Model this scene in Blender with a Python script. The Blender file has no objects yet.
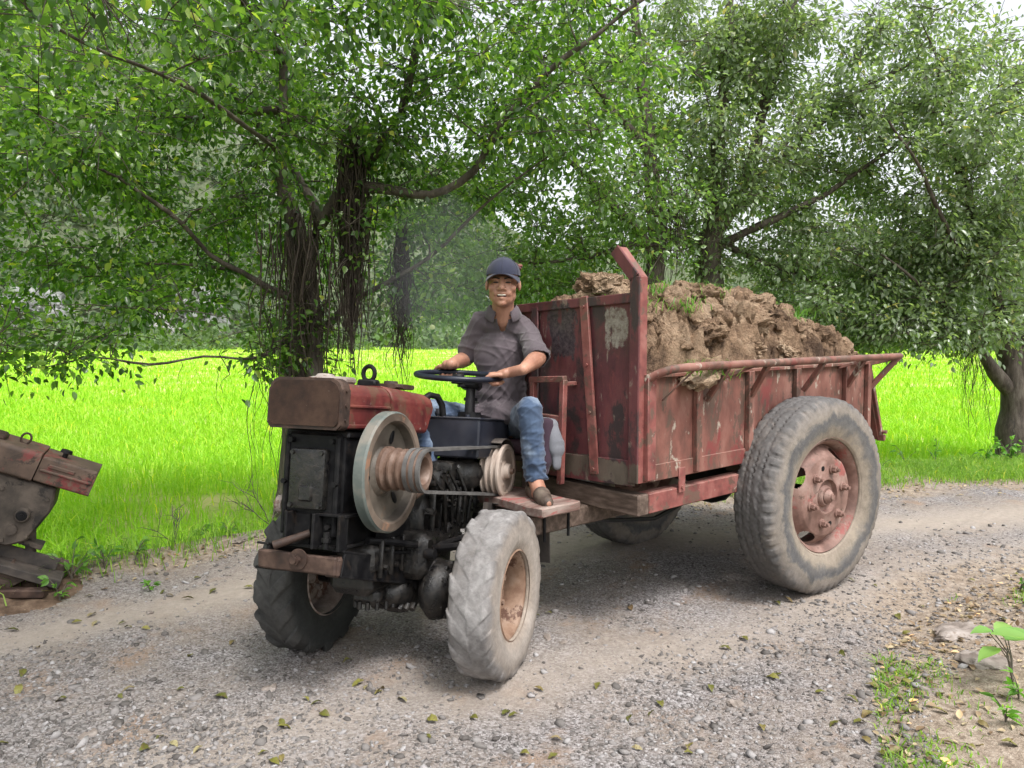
import bpy, bmesh, math, random
import numpy as np
from mathutils import Vector, Matrix, Euler, noise as mnoise
R = math.radians
rnd = random.Random(7)
rng = np.random.default_rng(11)
scene = bpy.context.scene
COL = scene.collection

# ------------------------------------------------------------------ helpers
def tag(o, label=None, cat=None, group=None, kind=None):
    if label: o['label'] = label
    if cat: o['category'] = cat
    if group: o['group'] = group
    if kind: o['kind'] = kind
    return o

def empty(name, loc, rot=(0, 0, 0), label=None, cat=None, group=None):
    o = bpy.data.objects.new(name, None)
    o.empty_display_size = .1
    COL.objects.link(o)
    o.location = loc
    o.rotation_euler = rot
    return tag(o, label, cat, group)

def link(name, me, mat, parent=None, loc=None, rot=None):
    o = bpy.data.objects.new(name, me)
    COL.objects.link(o)
    if mat is not None:
        if len(me.materials): me.materials.clear()
        for m in (mat if isinstance(mat, (list, tuple)) else [mat]):
            me.materials.append(m)
    if parent: o.parent = parent
    if loc is not None: o.location = loc
    if rot is not None: o.rotation_euler = rot
    return o

def frame_for(d):
    d = Vector(d).normalized()
    a = Vector((0, 0, 1)) if abs(d.z) < .9 else Vector((1, 0, 0))
    x = a.cross(d).normalized()
    return x, d.cross(x).normalized(), d

class G:
    """collects shapes into one bmesh"""
    def __init__(s): s.bm = bmesh.new()
    def _merge(s, t, mi=0):
        for f in t.faces: f.material_index = mi
        me = bpy.data.meshes.new('tmp'); t.to_mesh(me); t.free()
        s.bm.from_mesh(me); bpy.data.meshes.remove(me)
    def box(s, c, size, rot=None, bev=.004, seg=1, mi=0, cuts=0, wob=0):
        t = bmesh.new()
        bmesh.ops.create_cube(t, size=1)
        for v in t.verts: v.co = Vector((v.co.x*size[0], v.co.y*size[1], v.co.z*size[2]))
        if bev: bmesh.ops.bevel(t, geom=list(t.edges), offset=min(bev, min(size)*.45), segments=seg, affect='EDGES', profile=.6)
        if cuts:
            bmesh.ops.subdivide_edges(t, edges=list(t.edges), cuts=cuts, use_grid_fill=True)
        if rot is not None:
            m = rot if isinstance(rot, Matrix) else Euler(rot).to_matrix()
            for v in t.verts: v.co = m @ v.co
        for v in t.verts:
            v.co += Vector(c)
            if wob: v.co += wob*mnoise.noise_vector(v.co*6)
        s._merge(t, mi); return s
    def bar(s, p0, p1, w, h, up=(0, 0, 1), bev=.003, mi=0):
        p0, p1 = Vector(p0), Vector(p1); d = (p1-p0)
        y = d.normalized(); x = y.cross(Vector(up)).normalized(); z = x.cross(y)
        m = Matrix((x, y, z)).transposed()
        return s.box((p0+p1)/2, (w, d.length, h), m, bev, mi=mi)
    def cyl(s, p0, p1, r0, r1=None, seg=20, mi=0, bev=0):
        r1 = r0 if r1 is None else r1
        L = (Vector(p1)-Vector(p0)).length
        b = min(bev, L*.3, r0*.5)
        prof = [(0, 0), (r0-b, 0), (r0, b), (r1, L-b), (r1-b, L), (0, L)] if b else [(0, 0), (r0, 0), (r1, L), (0, L)]
        return s.lathe(prof, p0, Vector(p1)-Vector(p0), seg, mi)
    def lathe(s, prof, c, axis, seg=32, mi=0, disp=None):
        x, y, d = frame_for(axis); c = Vector(c); rows = []
        for k, (r, a) in enumerate(prof):
            if r < 1e-6: rows.append([s.bm.verts.new(c+d*a)]); continue
            row = []
            for i in range(seg):
                t = 2*math.pi*i/seg
                rr, aa = (r, a) if disp is None else disp(r, a, t, k)
                row.append(s.bm.verts.new(c+d*aa+(x*math.cos(t)+y*math.sin(t))*rr))
            rows.append(row)
        for A, B in zip(rows, rows[1:]):
            for i in range(seg):
                j = (i+1) % seg
                if len(A) == 1 and len(B) == 1: continue
                if len(A) == 1: f = (A[0], B[j], B[i])
                elif len(B) == 1: f = (A[i], A[j], B[0])
                else: f = (A[i], A[j], B[j], B[i])
                try: s.bm.faces.new(f).material_index = mi
                except ValueError: pass
        return s
    def tube(s, pts, r, seg=8, mi=0, cap=True):
        pts = [Vector(p) for p in pts]; n = len(pts)
        rs = r if isinstance(r, (list, tuple)) else [r]*n
        x, y, d = frame_for(pts[1]-pts[0]); rows = []
        for i, p in enumerate(pts):
            t = (pts[min(i+1, n-1)]-pts[max(i-1, 0)])
            if t.length < 1e-9: t = d
            t = t.normalized(); x = (x-t*x.dot(t))
            x = x.normalized() if x.length > 1e-6 else frame_for(t)[0]
            y = t.cross(x)
            rows.append([s.bm.verts.new(p+(x*math.cos(2*math.pi*k/seg)+y*math.sin(2*math.pi*k/seg))*rs[i]) for k in range(seg)])
        for A, B in zip(rows, rows[1:]):
            for i in range(seg):
                j = (i+1) % seg
                s.bm.faces.new((A[i], A[j], B[j], B[i])).material_index = mi
        if cap:
            s.bm.faces.new(rows[0][::-1]).material_index = mi
            s.bm.faces.new(rows[-1]).material_index = mi
        return s
    def prism(s, poly, o, ex, ey, th, bev=0, mi=0):
        """polygon poly (a,b) in the plane o+a*ex+b*ey, thickened by th along ex x ey"""
        t = bmesh.new(); ex, ey, o = Vector(ex).normalized(), Vector(ey).normalized(), Vector(o); ez = ex.cross(ey)
        lo = [t.verts.new(o+ex*a+ey*b) for a, b in poly]
        hi = [t.verts.new(o+ex*a+ey*b+ez*th) for a, b in poly]
        n = len(poly)
        t.faces.new(lo[::-1]); t.faces.new(hi)
        for i in range(n): t.faces.new((lo[i], lo[(i+1) % n], hi[(i+1) % n], hi[i]))
        if bev: bmesh.ops.bevel(t, geom=list(t.edges), offset=bev, segments=1, affect='EDGES')
        bmesh.ops.recalc_face_normals(t, faces=t.faces)
        s._merge(t, mi); return s
    def ball(s, c, r, rot=None, sub=2, mi=0):
        t = bmesh.new(); bmesh.ops.create_icosphere(t, subdivisions=sub, radius=1)
        r = (r, r, r) if not isinstance(r, (tuple, list)) else r
        m = None if rot is None else (rot if isinstance(rot, Matrix) else Euler(rot).to_matrix())
        for v in t.verts:
            v.co = Vector((v.co.x*r[0], v.co.y*r[1], v.co.z*r[2]))
            if m is not None: v.co = m @ v.co
            v.co += Vector(c)
        s._merge(t, mi); return s
    def cap(s, p0, p1, r0, r1=None, sub=2, seg=14):
        """tapered capsule"""
        r1 = r0 if r1 is None else r1
        p0, p1 = Vector(p0), Vector(p1); L = (p1-p0).length
        prof = [(0, -r0)]
        for k in range(1, 6): a = k*math.pi/12; prof.append((r0*math.sin(a), -r0*math.cos(a)))
        prof += [(r0, 0), (r1, L)]
        for k in range(1, 6): a = k*math.pi/12; prof.append((r1*math.cos(a), L+r1*math.sin(a)))
        prof.append((0, L+r1))
        return s.lathe(prof, p0, p1-p0 if L > 1e-5 else (0, 0, 1), seg)
    def fuzz(s, amp, sc, seed=0):
        for v in s.bm.verts: v.co += amp*mnoise.noise_vector(v.co*sc+Vector((seed, 0, 0)))
        return s
    def mesh(s, name, angle=40):
        bmesh.ops.recalc_face_normals(s.bm, faces=s.bm.faces)
        me = bpy.data.meshes.new(name); s.bm.to_mesh(me); s.bm.free()
        if angle:
            me.shade_smooth(); me.set_sharp_from_angle(angle=R(angle))
        return me
    def obj(s, name, mat, parent=None, angle=40, loc=None, rot=None):
        return link(name, s.mesh(name, angle), mat, parent, loc, rot)

def remesh(me, voxel, smooth=4, fac=.5):
    o = bpy.data.objects.new('tmp_remesh', me); COL.objects.link(o)
    m = o.modifiers.new('r', 'REMESH'); m.mode = 'VOXEL'; m.voxel_size = voxel
    if smooth:
        k = o.modifiers.new('s', 'SMOOTH'); k.iterations = smooth; k.factor = fac
    dg = bpy.context.evaluated_depsgraph_get()
    out = bpy.data.meshes.new_from_object(o.evaluated_get(dg))
    COL.objects.unlink(o); bpy.data.objects.remove(o)
    return out

def np_mesh(name, V, F, smooth=False):
    """V (n,3); F (m,k) all the same size"""
    V = np.ascontiguousarray(V, dtype=np.float32); F = np.ascontiguousarray(F, dtype=np.int32)
    me = bpy.data.meshes.new(name)
    me.vertices.add(len(V)); me.vertices.foreach_set('co', V.ravel())
    m, k = F.shape
    me.loops.add(m*k); me.loops.foreach_set('vertex_index', F.ravel())
    me.polygons.add(m); me.polygons.foreach_set('loop_start', np.arange(0, m*k, k, dtype=np.int32))
    me.update(calc_edges=True)
    if smooth: me.shade_smooth()
    return me

def rot_rand(n):
    q = rng.normal(size=(n, 4)); q /= np.linalg.norm(q, axis=1)[:, None]
    w, x, y, z = q.T
    return np.stack([np.stack([1-2*(y*y+z*z), 2*(x*y-z*w), 2*(x*z+y*w)], -1),
                     np.stack([2*(x*y+z*w), 1-2*(x*x+z*z), 2*(y*z-x*w)], -1),
                     np.stack([2*(x*z-y*w), 2*(y*z+x*w), 1-2*(x*x+y*y)], -1)], 1)

# ------------------------------------------------------------------ materials
class NT:
    def __init__(s, name):
        s.m = bpy.data.materials.new(name); s.m.use_nodes = True
        s.t = s.m.node_tree; s.t.nodes.clear()
        s.out = s.n('ShaderNodeOutputMaterial')
    def n(s, typ, **kw):
        x = s.t.nodes.new(typ)
        for k, v in kw.items():
            if k in x.bl_rna.properties: setattr(x, k, v)
            else: x.inputs[k.replace('_', ' ')].default_value = v
        return x
    def l(s, a, b): s.t.links.new(a, b)
    def coord(s, kind='Object', scale=None):
        c = s.n('ShaderNodeTexCoord').outputs[kind]
        if scale is not None:
            mp = s.n('ShaderNodeMapping'); s.l(c, mp.inputs[0]); mp.inputs['Scale'].default_value = scale; c = mp.outputs[0]
        return c
    def noise(s, vec, scale, detail=6, rough=.6, dist=0):
        x = s.n('ShaderNodeTexNoise'); s.l(vec, x.inputs['Vector'])
        x.inputs['Scale'].default_value = scale; x.inputs['Detail'].default_value = detail
        x.inputs['Roughness'].default_value = rough; x.inputs['Distortion'].default_value = dist
        return x.outputs[0]
    def ramp(s, fac, stops):
        x = s.n('ShaderNodeValToRGB'); s.l(fac, x.inputs[0]); e = x.color_ramp.elements
        while len(e) < len(stops): e.new(.5)
        for k, (p, c) in enumerate(stops):
            e[k].position = p; e[k].color = (*c, 1) if not isinstance(c, (int, float)) else (c, c, c, 1)
        return x.outputs[0]
    def mix(s, f, a, b, mode='MIX'):
        x = s.n('ShaderNodeMix', data_type='RGBA', blend_type=mode)
        for v, i in ((f, 0), (a, 6), (b, 7)):
            if hasattr(v, 'is_output'): s.l(v, x.inputs[i])
            elif i == 0: x.inputs[i].default_value = v
            else: x.inputs[i].default_value = (*v, 1)
        return x.outputs[2]
    def math(s, op, a, b=0):
        x = s.n('ShaderNodeMath', operation=op)
        for v, i in ((a, 0), (b, 1)):
            if hasattr(v, 'is_output'): s.l(v, x.inputs[i])
            else: x.inputs[i].default_value = v
        return x.outputs[0]
    def bump(s, h, strength=.4, dist=.01):
        x = s.n('ShaderNodeBump'); s.l(h, x.inputs['Height'])
        x.inputs['Strength'].default_value = strength; x.inputs['Distance'].default_value = dist
        return x.outputs[0]
    def bsdf(s, col, rough=.7, metal=0, normal=None, spec=.5, **kw):
        b = s.n('ShaderNodeBsdfPrincipled')
        for v, k in ((col, 'Base Color'), (rough, 'Roughness'), (metal, 'Metallic'), (spec, 'Specular IOR Level')):
            if hasattr(v, 'is_output'): s.l(v, b.inputs[k])
            elif k == 'Base Color': b.inputs[k].default_value = (*v, 1)
            else: b.inputs[k].default_value = v
        if normal is not None: s.l(normal, b.inputs['Normal'])
        for k, v in kw.items(): b.inputs[k.replace('_', ' ')].default_value = v
        return b
    def done(s, sh): s.l(sh.outputs[0] if hasattr(sh, 'outputs') else sh, s.out.inputs['Surface']); return s.m

def worn(name, cols, scale=8, rough=(.55, .85), spots=None, dust=None, bump=.3, metal=0, bdist=.004, stretch=None, spec=.4):
    """weathered surface: noise ramp over cols, optional rust spots (col, threshold, scale), optional upward dust (col, amount)"""
    k = NT(name); c = k.coord('Object', stretch)
    n1 = k.noise(c, scale, 8, .65)
    st = [(.37+.26*i/max(1, len(cols)-1), x) for i, x in enumerate(cols)]
    col = k.ramp(n1, st)
    if spots:
        for sc, th, ss in (spots if isinstance(spots, list) else [spots]):
            f = k.ramp(k.noise(c, ss, 9, .7, .3), [(th-.025, 0.), (th+.025, 1.)])
            col = k.mix(f, col, sc)
    if dust:
        g = k.n('ShaderNodeNewGeometry'); sp = k.n('ShaderNodeSeparateXYZ'); k.l(g.outputs['Normal'], sp.inputs[0])
        up = k.math('MULTIPLY', k.ramp(sp.outputs[2], [(.1, .15), (.85, 1.)]), k.ramp(k.noise(c, scale*1.7, 7, .7), [(.35, 0.), (.65, 1.)]))
        col = k.mix(k.math('MULTIPLY', up, dust[1]), col, dust[0])
    fine = k.noise(c, scale*9, 6, .7)
    r = k.ramp(n1, [(.3, rough[0]), (.7, rough[1])])
    hgt = k.math('ADD', k.math('MULTIPLY', n1, .7), k.math('MULTIPLY', fine, .3))
    return k.done(k.bsdf(col, r, metal, k.bump(hgt, bump, bdist), spec))

def wheel_mat(name, stops, scale, noise_amt=.03, bump=.5, rough=.85):
    """colour by radius from the axle (local X axis), broken up by noise"""
    k = NT(name); c = k.coord('Object'); sp = k.n('ShaderNodeSeparateXYZ'); k.l(c, sp.inputs[0])
    rad = k.math('SQRT', k.math('ADD', k.math('MULTIPLY', sp.outputs[1], sp.outputs[1]), k.math('MULTIPLY', sp.outputs[2], sp.outputs[2])))
    n = k.noise(c, scale, 8, .7, .4)
    rr = k.math('ADD', rad, k.math('MULTIPLY', k.math('SUBTRACT', n, .5), noise_amt*8))
    col = k.ramp(rr, stops)
    n2 = k.noise(c, scale*5, 8, .75)
    col = k.mix(.45, col, k.ramp(k.math('ADD', k.math('MULTIPLY', n2, .4), k.math('MULTIPLY', k.noise(c, scale*.9, 9, .75, .6), .6)), [(.36, .12), (.64, .85)]), 'OVERLAY')
    return k.done(k.bsdf(col, rough, 0, k.bump(k.math('ADD', n2, k.math('MULTIPLY', n, .6)), bump, .006), .25))

def leaf_mat(name, c0, c1, c2, trans=.4, rough=.4, spec=.5, tmul=(2.0, 2.3, .9)):
    k = NT(name); g = k.n('ShaderNodeNewGeometry')
    col = k.ramp(g.outputs['Random Per Island'], [(0., c0), (.55, c1), (.97, c2), (1., (c2[0]*2.0, c2[1]*1.35, c2[2]))])
    b = k.bsdf(col, rough, 0, None, spec)
    tr = k.n('ShaderNodeBsdfTranslucent')
    k.l(k.mix(1., col, tmul, 'MULTIPLY'), tr.inputs['Color'])
    mx = k.n('ShaderNodeMixShader'); mx.inputs[0].default_value = trans
    k.l(b.outputs[0], mx.inputs[1]); k.l(tr.outputs[0], mx.inputs[2])
    return k.done(mx)

MAT = {}
MAT['red'] = worn('faded_red_paint', [(.11, .030, .028), (.20, .058, .050), (.25, .10, .085)], 6, spots=[((.11, .06, .045), .56, 9), ((.30, .24, .20), .66, 16)], dust=((.30, .24, .19), .35), bump=.25)
MAT['panel'] = worn('maroon_panel_paint', [(.045, .016, .019), (.095, .028, .031), (.14, .045, .045)], 4.5, spots=[((.055, .035, .033), .55, 5), ((.22, .17, .14), .69, 14)], dust=((.26, .20, .16), .4), bump=.25, stretch=(1, 1, .45))
def panel_paint():
    k = NT('maroon_panel_paint'); c = k.coord('Object'); cs = k.coord('Object', (1, 1, .45)); n1 = k.noise(cs, 4.5, 8, .65)
    col = k.ramp(n1, [(.37, (.055, .018, .021)), (.5, (.105, .030, .033)), (.63, (.15, .050, .048))])
    for sc, th, ss in (((.040, .026, .026), .54, 5), ((.20, .15, .12), .63, 14), ((.13, .035, .035), .6, 8)):
        col = k.mix(k.ramp(k.noise(cs, ss, 9, .7, .3), [(th-.03, 0.), (th+.03, 1.)]), col, sc)
    sp = k.n('ShaderNodeSeparateXYZ'); k.l(c, sp.inputs[0])
    nz = k.math('SUBTRACT', k.noise(c, 11, 8, .7), .5); nst = k.math('SUBTRACT', k.noise(k.coord('Object', (1, 1, .2)), 26, 5, .6), .5)
    for cx, cz, rx, rz, colr in ((-.505, 1.44, .105, .15, k.ramp(k.noise(c, 45, 7, .8), [(.4, (.014, .012, .016)), (.6, (.07, .055, .058))])), (-.155, 1.46, .07, .10, k.ramp(k.noise(c, 30, 8, .75), [(.38, (.10, .06, .05)), (.5, (.21, .185, .155)), (.62, (.30, .27, .235))])), (-.20, .79, .6, .055, k.ramp(n1, [(.4, (.06, .048, .036)), (.6, (.13, .105, .08))]))):
        dx = k.math('POWER', k.math('ABSOLUTE', k.math('DIVIDE', k.math('SUBTRACT', sp.outputs[0], cx), rx)), 4.); dz = k.math('POWER', k.math('ABSOLUTE', k.math('DIVIDE', k.math('SUBTRACT', sp.outputs[2], cz), rz)), 4.)
        f = k.math('ADD', k.math('ADD', dx, dz), k.math('ADD', k.math('MULTIPLY', nz, 5.), k.math('MULTIPLY', nst, 5.)))
        col = k.mix(k.math('MULTIPLY', k.ramp(f, [(.55, 1.), (1., 0.)]), .9), col, colr)
    fine = k.noise(c, 50, 6, .7)
    return k.done(k.bsdf(col, k.ramp(n1, [(.4, .45), (.6, .8)]), 0, k.bump(fine, .3, .004), .4))
MAT['panel'] = panel_paint()
MAT['side'] = worn('faded_side_paint', [(.095, .038, .029), (.175, .066, .050), (.24, .115, .09)], 5, spots=[((.09, .052, .038), .55, 8), ((.33, .28, .23), .62, 14), ((.17, .035, .032), .60, 4)], dust=((.30, .25, .20), .35), bump=.25, stretch=(1, 1, .5))
MAT['hood'] = worn('hood_red_paint', [(.070, .014, .015), (.125, .024, .022), (.17, .050, .035)], 7, spots=[((.10, .045, .03), .54, 10), ((.33, .27, .23), .66, 22)], dust=((.19, .12, .09), .3), rough=(.35, .7), bump=.2, spec=.3)
MAT['rust'] = worn('brown_rust', [(.022, .013, .010), (.045, .025, .018), (.085, .052, .038)], 12, spots=((.20, .15, .11), .68, 20), bump=.4)
MAT['radiator'] = worn('rusted_grille_plate', [(.020, .011, .008), (.036, .019, .013), (.055, .031, .021)], 10, spots=((.16, .13, .10), .70, 34), bump=.35, spec=.25)
MAT['black'] = worn('oily_black_metal', [(.004, .004, .005), (.008, .008, .009), (.016, .015, .015)], 14, rough=(.3, .7), dust=((.04, .033, .027), .2), bump=.5, spots=((.018, .014, .012), .6, 10), spec=.16)
MAT['grease'] = worn('greasy_black_castings', [(.003, .003, .004), (.008, .0075, .007), (.022, .018, .015)], 34, rough=(.18, .6), bump=.9, bdist=.006, spec=.5, dust=((.045, .035, .028), .2))
MAT['bluebox'] = worn('blue_black_tank_paint', [(.010, .012, .020), (.016, .019, .030), (.022, .025, .036)], 4, rough=(.35, .55), spots=((.06, .05, .045), .68, 16), dust=((.14, .12, .11), .5), bump=.1)
MAT['fly'] = worn('grey_cast_iron', [(.075, .057, .044), (.12, .092, .072), (.175, .135, .105)], 5, rough=(.4, .6), spots=((.24, .13, .08), .6, 6), bump=.12)
MAT['fly_web'] = worn('dull_web_iron', [(.05, .042, .034), (.088, .074, .060), (.14, .118, .095)], 6, rough=(.35, .6), spots=((.14, .09, .06), .6, 6), bump=.15)
MAT['fly_rim'] = worn('green_grey_wheel_paint', [(.065, .082, .076), (.105, .12, .11), (.18, .165, .14)], 7, rough=(.45, .7), spots=((.2, .13, .09), .64, 9), bump=.2)
MAT['pulley'] = worn('rubbed_rusty_steel', [(.085, .050, .035), (.14, .088, .065), (.21, .15, .12)], 9, rough=(.35, .6), bump=.2)
MAT['gearpulley'] = worn('dusty_pulley_iron', [(.27, .20, .155), (.36, .285, .235), (.42, .35, .30)], 7, rough=(.45, .7), bump=.2)
MAT['belt'] = worn('dusty_rubber_belt', [(.06, .056, .054), (.12, .115, .11)], 12, bump=.2)
MAT['plank'] = worn('weathered_plank', [(.14, .080, .066), (.20, .14, .118), (.28, .22, .19)], 5, spots=((.27, .09, .08), .57, 4), bump=.5, stretch=(6, 1, 6))
MAT['wood'] = worn('grey_brown_wood', [(.045, .030, .022), (.085, .058, .044), (.14, .10, .08)], 6, bump=.5, stretch=(1, 5, 5))
MAT['darkplate'] = worn('dark_fender_sheet', [(.022, .019, .018), (.045, .038, .034), (.08, .066, .055)], 8, bump=.3, dust=((.16, .13, .11), .5))
MAT['rubber'] = worn('black_rubber', [(.012, .012, .014), (.022, .022, .026)], 10, rough=(.4, .6), bump=.1)
MAT['steer'] = worn('navy_wheel_grip', [(.008, .010, .018), (.014, .018, .032)], 14, rough=(.3, .5), bump=.1)
MAT['seat'] = worn('maroon_vinyl', [(.035, .014, .022), (.06, .028, .038)], 10, rough=(.45, .7), bump=.2)
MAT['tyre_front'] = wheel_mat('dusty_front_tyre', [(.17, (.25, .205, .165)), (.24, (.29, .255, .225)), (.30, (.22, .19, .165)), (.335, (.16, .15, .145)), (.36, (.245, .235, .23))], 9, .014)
MAT['tyre_front_shaded'] = wheel_mat('shaded_front_tyre', [(.17, (.05, .05, .047)), (.24, (.035, .037, .035)), (.30, (.03, .032, .031)), (.36, (.06, .058, .055))], 9, .006)  # darker copy of the front tyre, with the left wheel's shade in its colour
MAT['tyre_big'] = wheel_mat('muddy_truck_tyre', [(.30, (.24, .20, .16)), (.35, (.23, .195, .155)), (.39, (.12, .112, .105)), (.43, (.085, .084, .086)), (.46, (.19, .165, .14)), (.50, (.16, .142, .128)), (.53, (.105, .10, .098))], 6, .026)
MAT['rim_front'] = worn('mud_brown_rim', [(.15, .085, .055), (.22, .14, .095), (.28, .20, .15)], 10, bump=.4, spots=((.09, .045, .03), .6, 9))
MAT['rim_pale'] = worn('pale_rusty_rim', [(.16, .12, .10), (.28, .235, .21), (.36, .32, .29)], 6, bump=.3, spots=((.12, .065, .045), .55, 6))
MAT['rim_big'] = worn('dusty_red_rim', [(.12, .066, .052), (.20, .115, .093), (.28, .19, .16)], 7, bump=.35, spots=[((.24, .075, .065), .60, 5), ((.09, .055, .04), .60, 10)])
MAT['bark'] = worn('ficus_bark', [(.035, .026, .020), (.075, .058, .046), (.13, .11, .09)], 9, bump=.9, bdist=.02, stretch=(2, 2, .5), spots=((.16, .15, .12), .66, 5))
MAT['roots'] = worn('aerial_root_bark', [(.028, .019, .014), (.06, .043, .032)], 10, bump=.5)
MAT['twig'] = worn('grey_twig', [(.07, .06, .045), (.13, .11, .085)], 10, bump=.3)
MAT['soil'] = None
MAT['mud'] = worn('dark_brown_mud', [(.06, .04, .028), (.12, .08, .055), (.19, .135, .095)], 9, rough=(.8, .95), bump=1., bdist=.02, spec=.15)
MAT['leaf_main'] = leaf_mat('ficus_leaf', (.030, .066, .013), (.076, .152, .028), (.19, .28, .065), .54, .29, .9)
MAT['leaf_grey'] = leaf_mat('ficus_leaf_dull', (.115, .160, .088), (.170, .222, .125), (.24, .29, .185), .45, .28, 1.)
MAT['leaf_mid'] = leaf_mat('ficus_leaf_mid', (.075, .128, .040), (.120, .195, .062), (.20, .28, .10), .5, .29, .9)
MAT['leaf_light'] = leaf_mat('ficus_leaf_fresh', (.055, .11, .022), (.085, .155, .030), (.13, .21, .045), .42, .4, .45)
MAT['leaf_far'] = leaf_mat('far_bush_leaf', (.075, .12, .050), (.11, .165, .075), (.15, .20, .10), .3, .5, .3)
MAT['hill_leaf'] = leaf_mat('hill_leaf', (.055, .085, .045), (.085, .12, .065), (.13, .165, .095), .25, .5, .3)
MAT['rice'] = leaf_mat('rice_blade', (.235, .47, .025), (.30, .56, .03), (.41, .63, .06), .4, .45, .3, (1.3, 1.35, .6))
MAT['grass'] = leaf_mat('verge_grass_blade', (.11, .21, .03), (.17, .31, .04), (.28, .38, .08), .4, .5, .3)
MAT['weed'] = leaf_mat('weed_leaf', (.07, .16, .03), (.11, .25, .04), (.17, .33, .06), .4, .4, .4)
MAT['dryleaf'] = leaf_mat('fallen_leaf', (.12, .13, .02), (.20, .17, .035), (.30, .28, .07), .2, .5, .4)

k = NT('red_brown_soil'); c = k.coord('Object')
n1 = k.noise(c, 3.0, 8, .7); n2 = k.noise(c, 22, 8, .7); n3 = k.noise(c, 90, 4, .7)
col = k.ramp(n1, [(.36, (.09, .058, .04)), (.46, (.255, .168, .108)), (.56, (.38, .27, .182)), (.66, (.47, .36, .26))])
col = k.mix(.5, col, k.ramp(n2, [(.3, .12), (.7, .8)]), 'OVERLAY')
MAT['soil'] = k.done(k.bsdf(col, .95, 0, k.bump(k.math('ADD', n2, k.math('MULTIPLY', n3, .5)), 1., .04), .15))

def cloth(name, cols, scale=5, weave=420, fade=None, rough=.9):
    k = NT(name); c = k.coord('Object'); n = k.noise(c, scale, 5, .55)
    col = k.ramp(n, [(.35, cols[0]), (.65, cols[1])])
    if fade: col = k.mix(k.ramp(k.noise(c, 9, 3, .5), [(.5, 0.), (.68, .8)]), col, fade)
    w = k.noise(c, weave, 2, .5)
    col = k.mix(.25, col, k.ramp(w, [(.3, .3), (.7, .7)]), 'OVERLAY')
    return k.done(k.bsdf(col, rough, 0, k.bump(w, .15, .002), .2, Sheen_Weight=.15))
MAT['shirt'] = cloth('mauve_grey_polo', [(.076, .062, .070), (.104, .086, .095)])
MAT['jeans'] = cloth('faded_denim', [(.034, .053, .095), (.066, .098, .16)], 5, 300, (.20, .25, .32))
MAT['capcloth'] = cloth('navy_cap_cloth', [(.020, .022, .040), (.030, .033, .055)], 6)
MAT['jacket_dark'] = cloth('plum_jacket_cloth', [(.030, .018, .028), (.05, .03, .044)], 6)
MAT['jacket_pale'] = cloth('pale_jacket_cloth', [(.13, .133, .15), (.20, .205, .225)], 6)
MAT['shoe'] = worn('brown_sandal_leather', [(.04, .027, .02), (.09, .065, .05), (.14, .11, .085)], 15, bump=.3)
MAT['sole'] = worn('dark_sole', [(.018, .014, .012), (.045, .035, .028)], 15, bump=.3)
MAT['hair'] = worn('black_hair', [(.008, .007, .007), (.018, .016, .015)], 60, rough=(.4, .6), bump=.5)
MAT['teeth'] = worn('teeth', [(.62, .58, .5), (.7, .66, .58)], 30, rough=(.2, .3), bump=0)
MAT['mouth'] = worn('mouth_dark', [(.05, .012, .012), (.07, .02, .02)], 30, rough=(.4, .5), bump=0)
MAT['eye'] = worn('dark_eye', [(.012, .008, .006), (.02, .013, .01)], 30, rough=(.15, .2), bump=0)
k = NT('tanned_skin'); c = k.coord('Object'); n = k.noise(c, 14, 6, .6)
col = k.ramp(n, [(.4, (.28, .135, .09)), (.6, (.40, .21, .145))])
MAT['skin'] = k.done(k.bsdf(col, .5, 0, k.bump(k.noise(c, 160, 4, .6), .12, .002), .4, Subsurface_Weight=.08, Subsurface_Radius=(.02, .008, .004)))
MAT['lip'] = worn('lip', [(.30, .11, .09), (.36, .15, .12)], 20, rough=(.4, .5), bump=0)
# ------------------------------------------------------------------ tyres
def tyre_profile(Rr, w, rb, n=4, flat=.30):
    h = Rr-rb
    half = [(rb, .34), (rb+.03*h, .40), (rb+.30*h, .485), (rb+.58*h, .5), (rb+.80*h, .465), (rb+.93*h, .41), (Rr-.012*h, flat+.03), (Rr, flat*.55), (Rr+.01*h, 0)]
    pts = [(r, a*w) for r, a in half]; pts = pts + [(r, -a) for r, a in pts[-2::-1]]
    out = []
    for i in range(len(pts)-1):
        p0, p1, p2, p3 = pts[max(i-1, 0)], pts[i], pts[i+1], pts[min(i+2, len(pts)-1)]
        for j in range(n):
            t = j/n
            f = lambda a, b, c, d: .5*((2*b)+(-a+c)*t+(2*a-5*b+4*c-d)*t*t+(-a+3*b-3*c+d)*t**3)
            out.append((f(p0[0], p1[0], p2[0], p3[0]), f(p0[1], p1[1], p2[1], p3[1])))
    out.append(pts[-1]); return out

def sstep(a, b, x):
    t = max(0, min(1, (x-a)/(b-a))); return t*t*(3-2*t)

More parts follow.
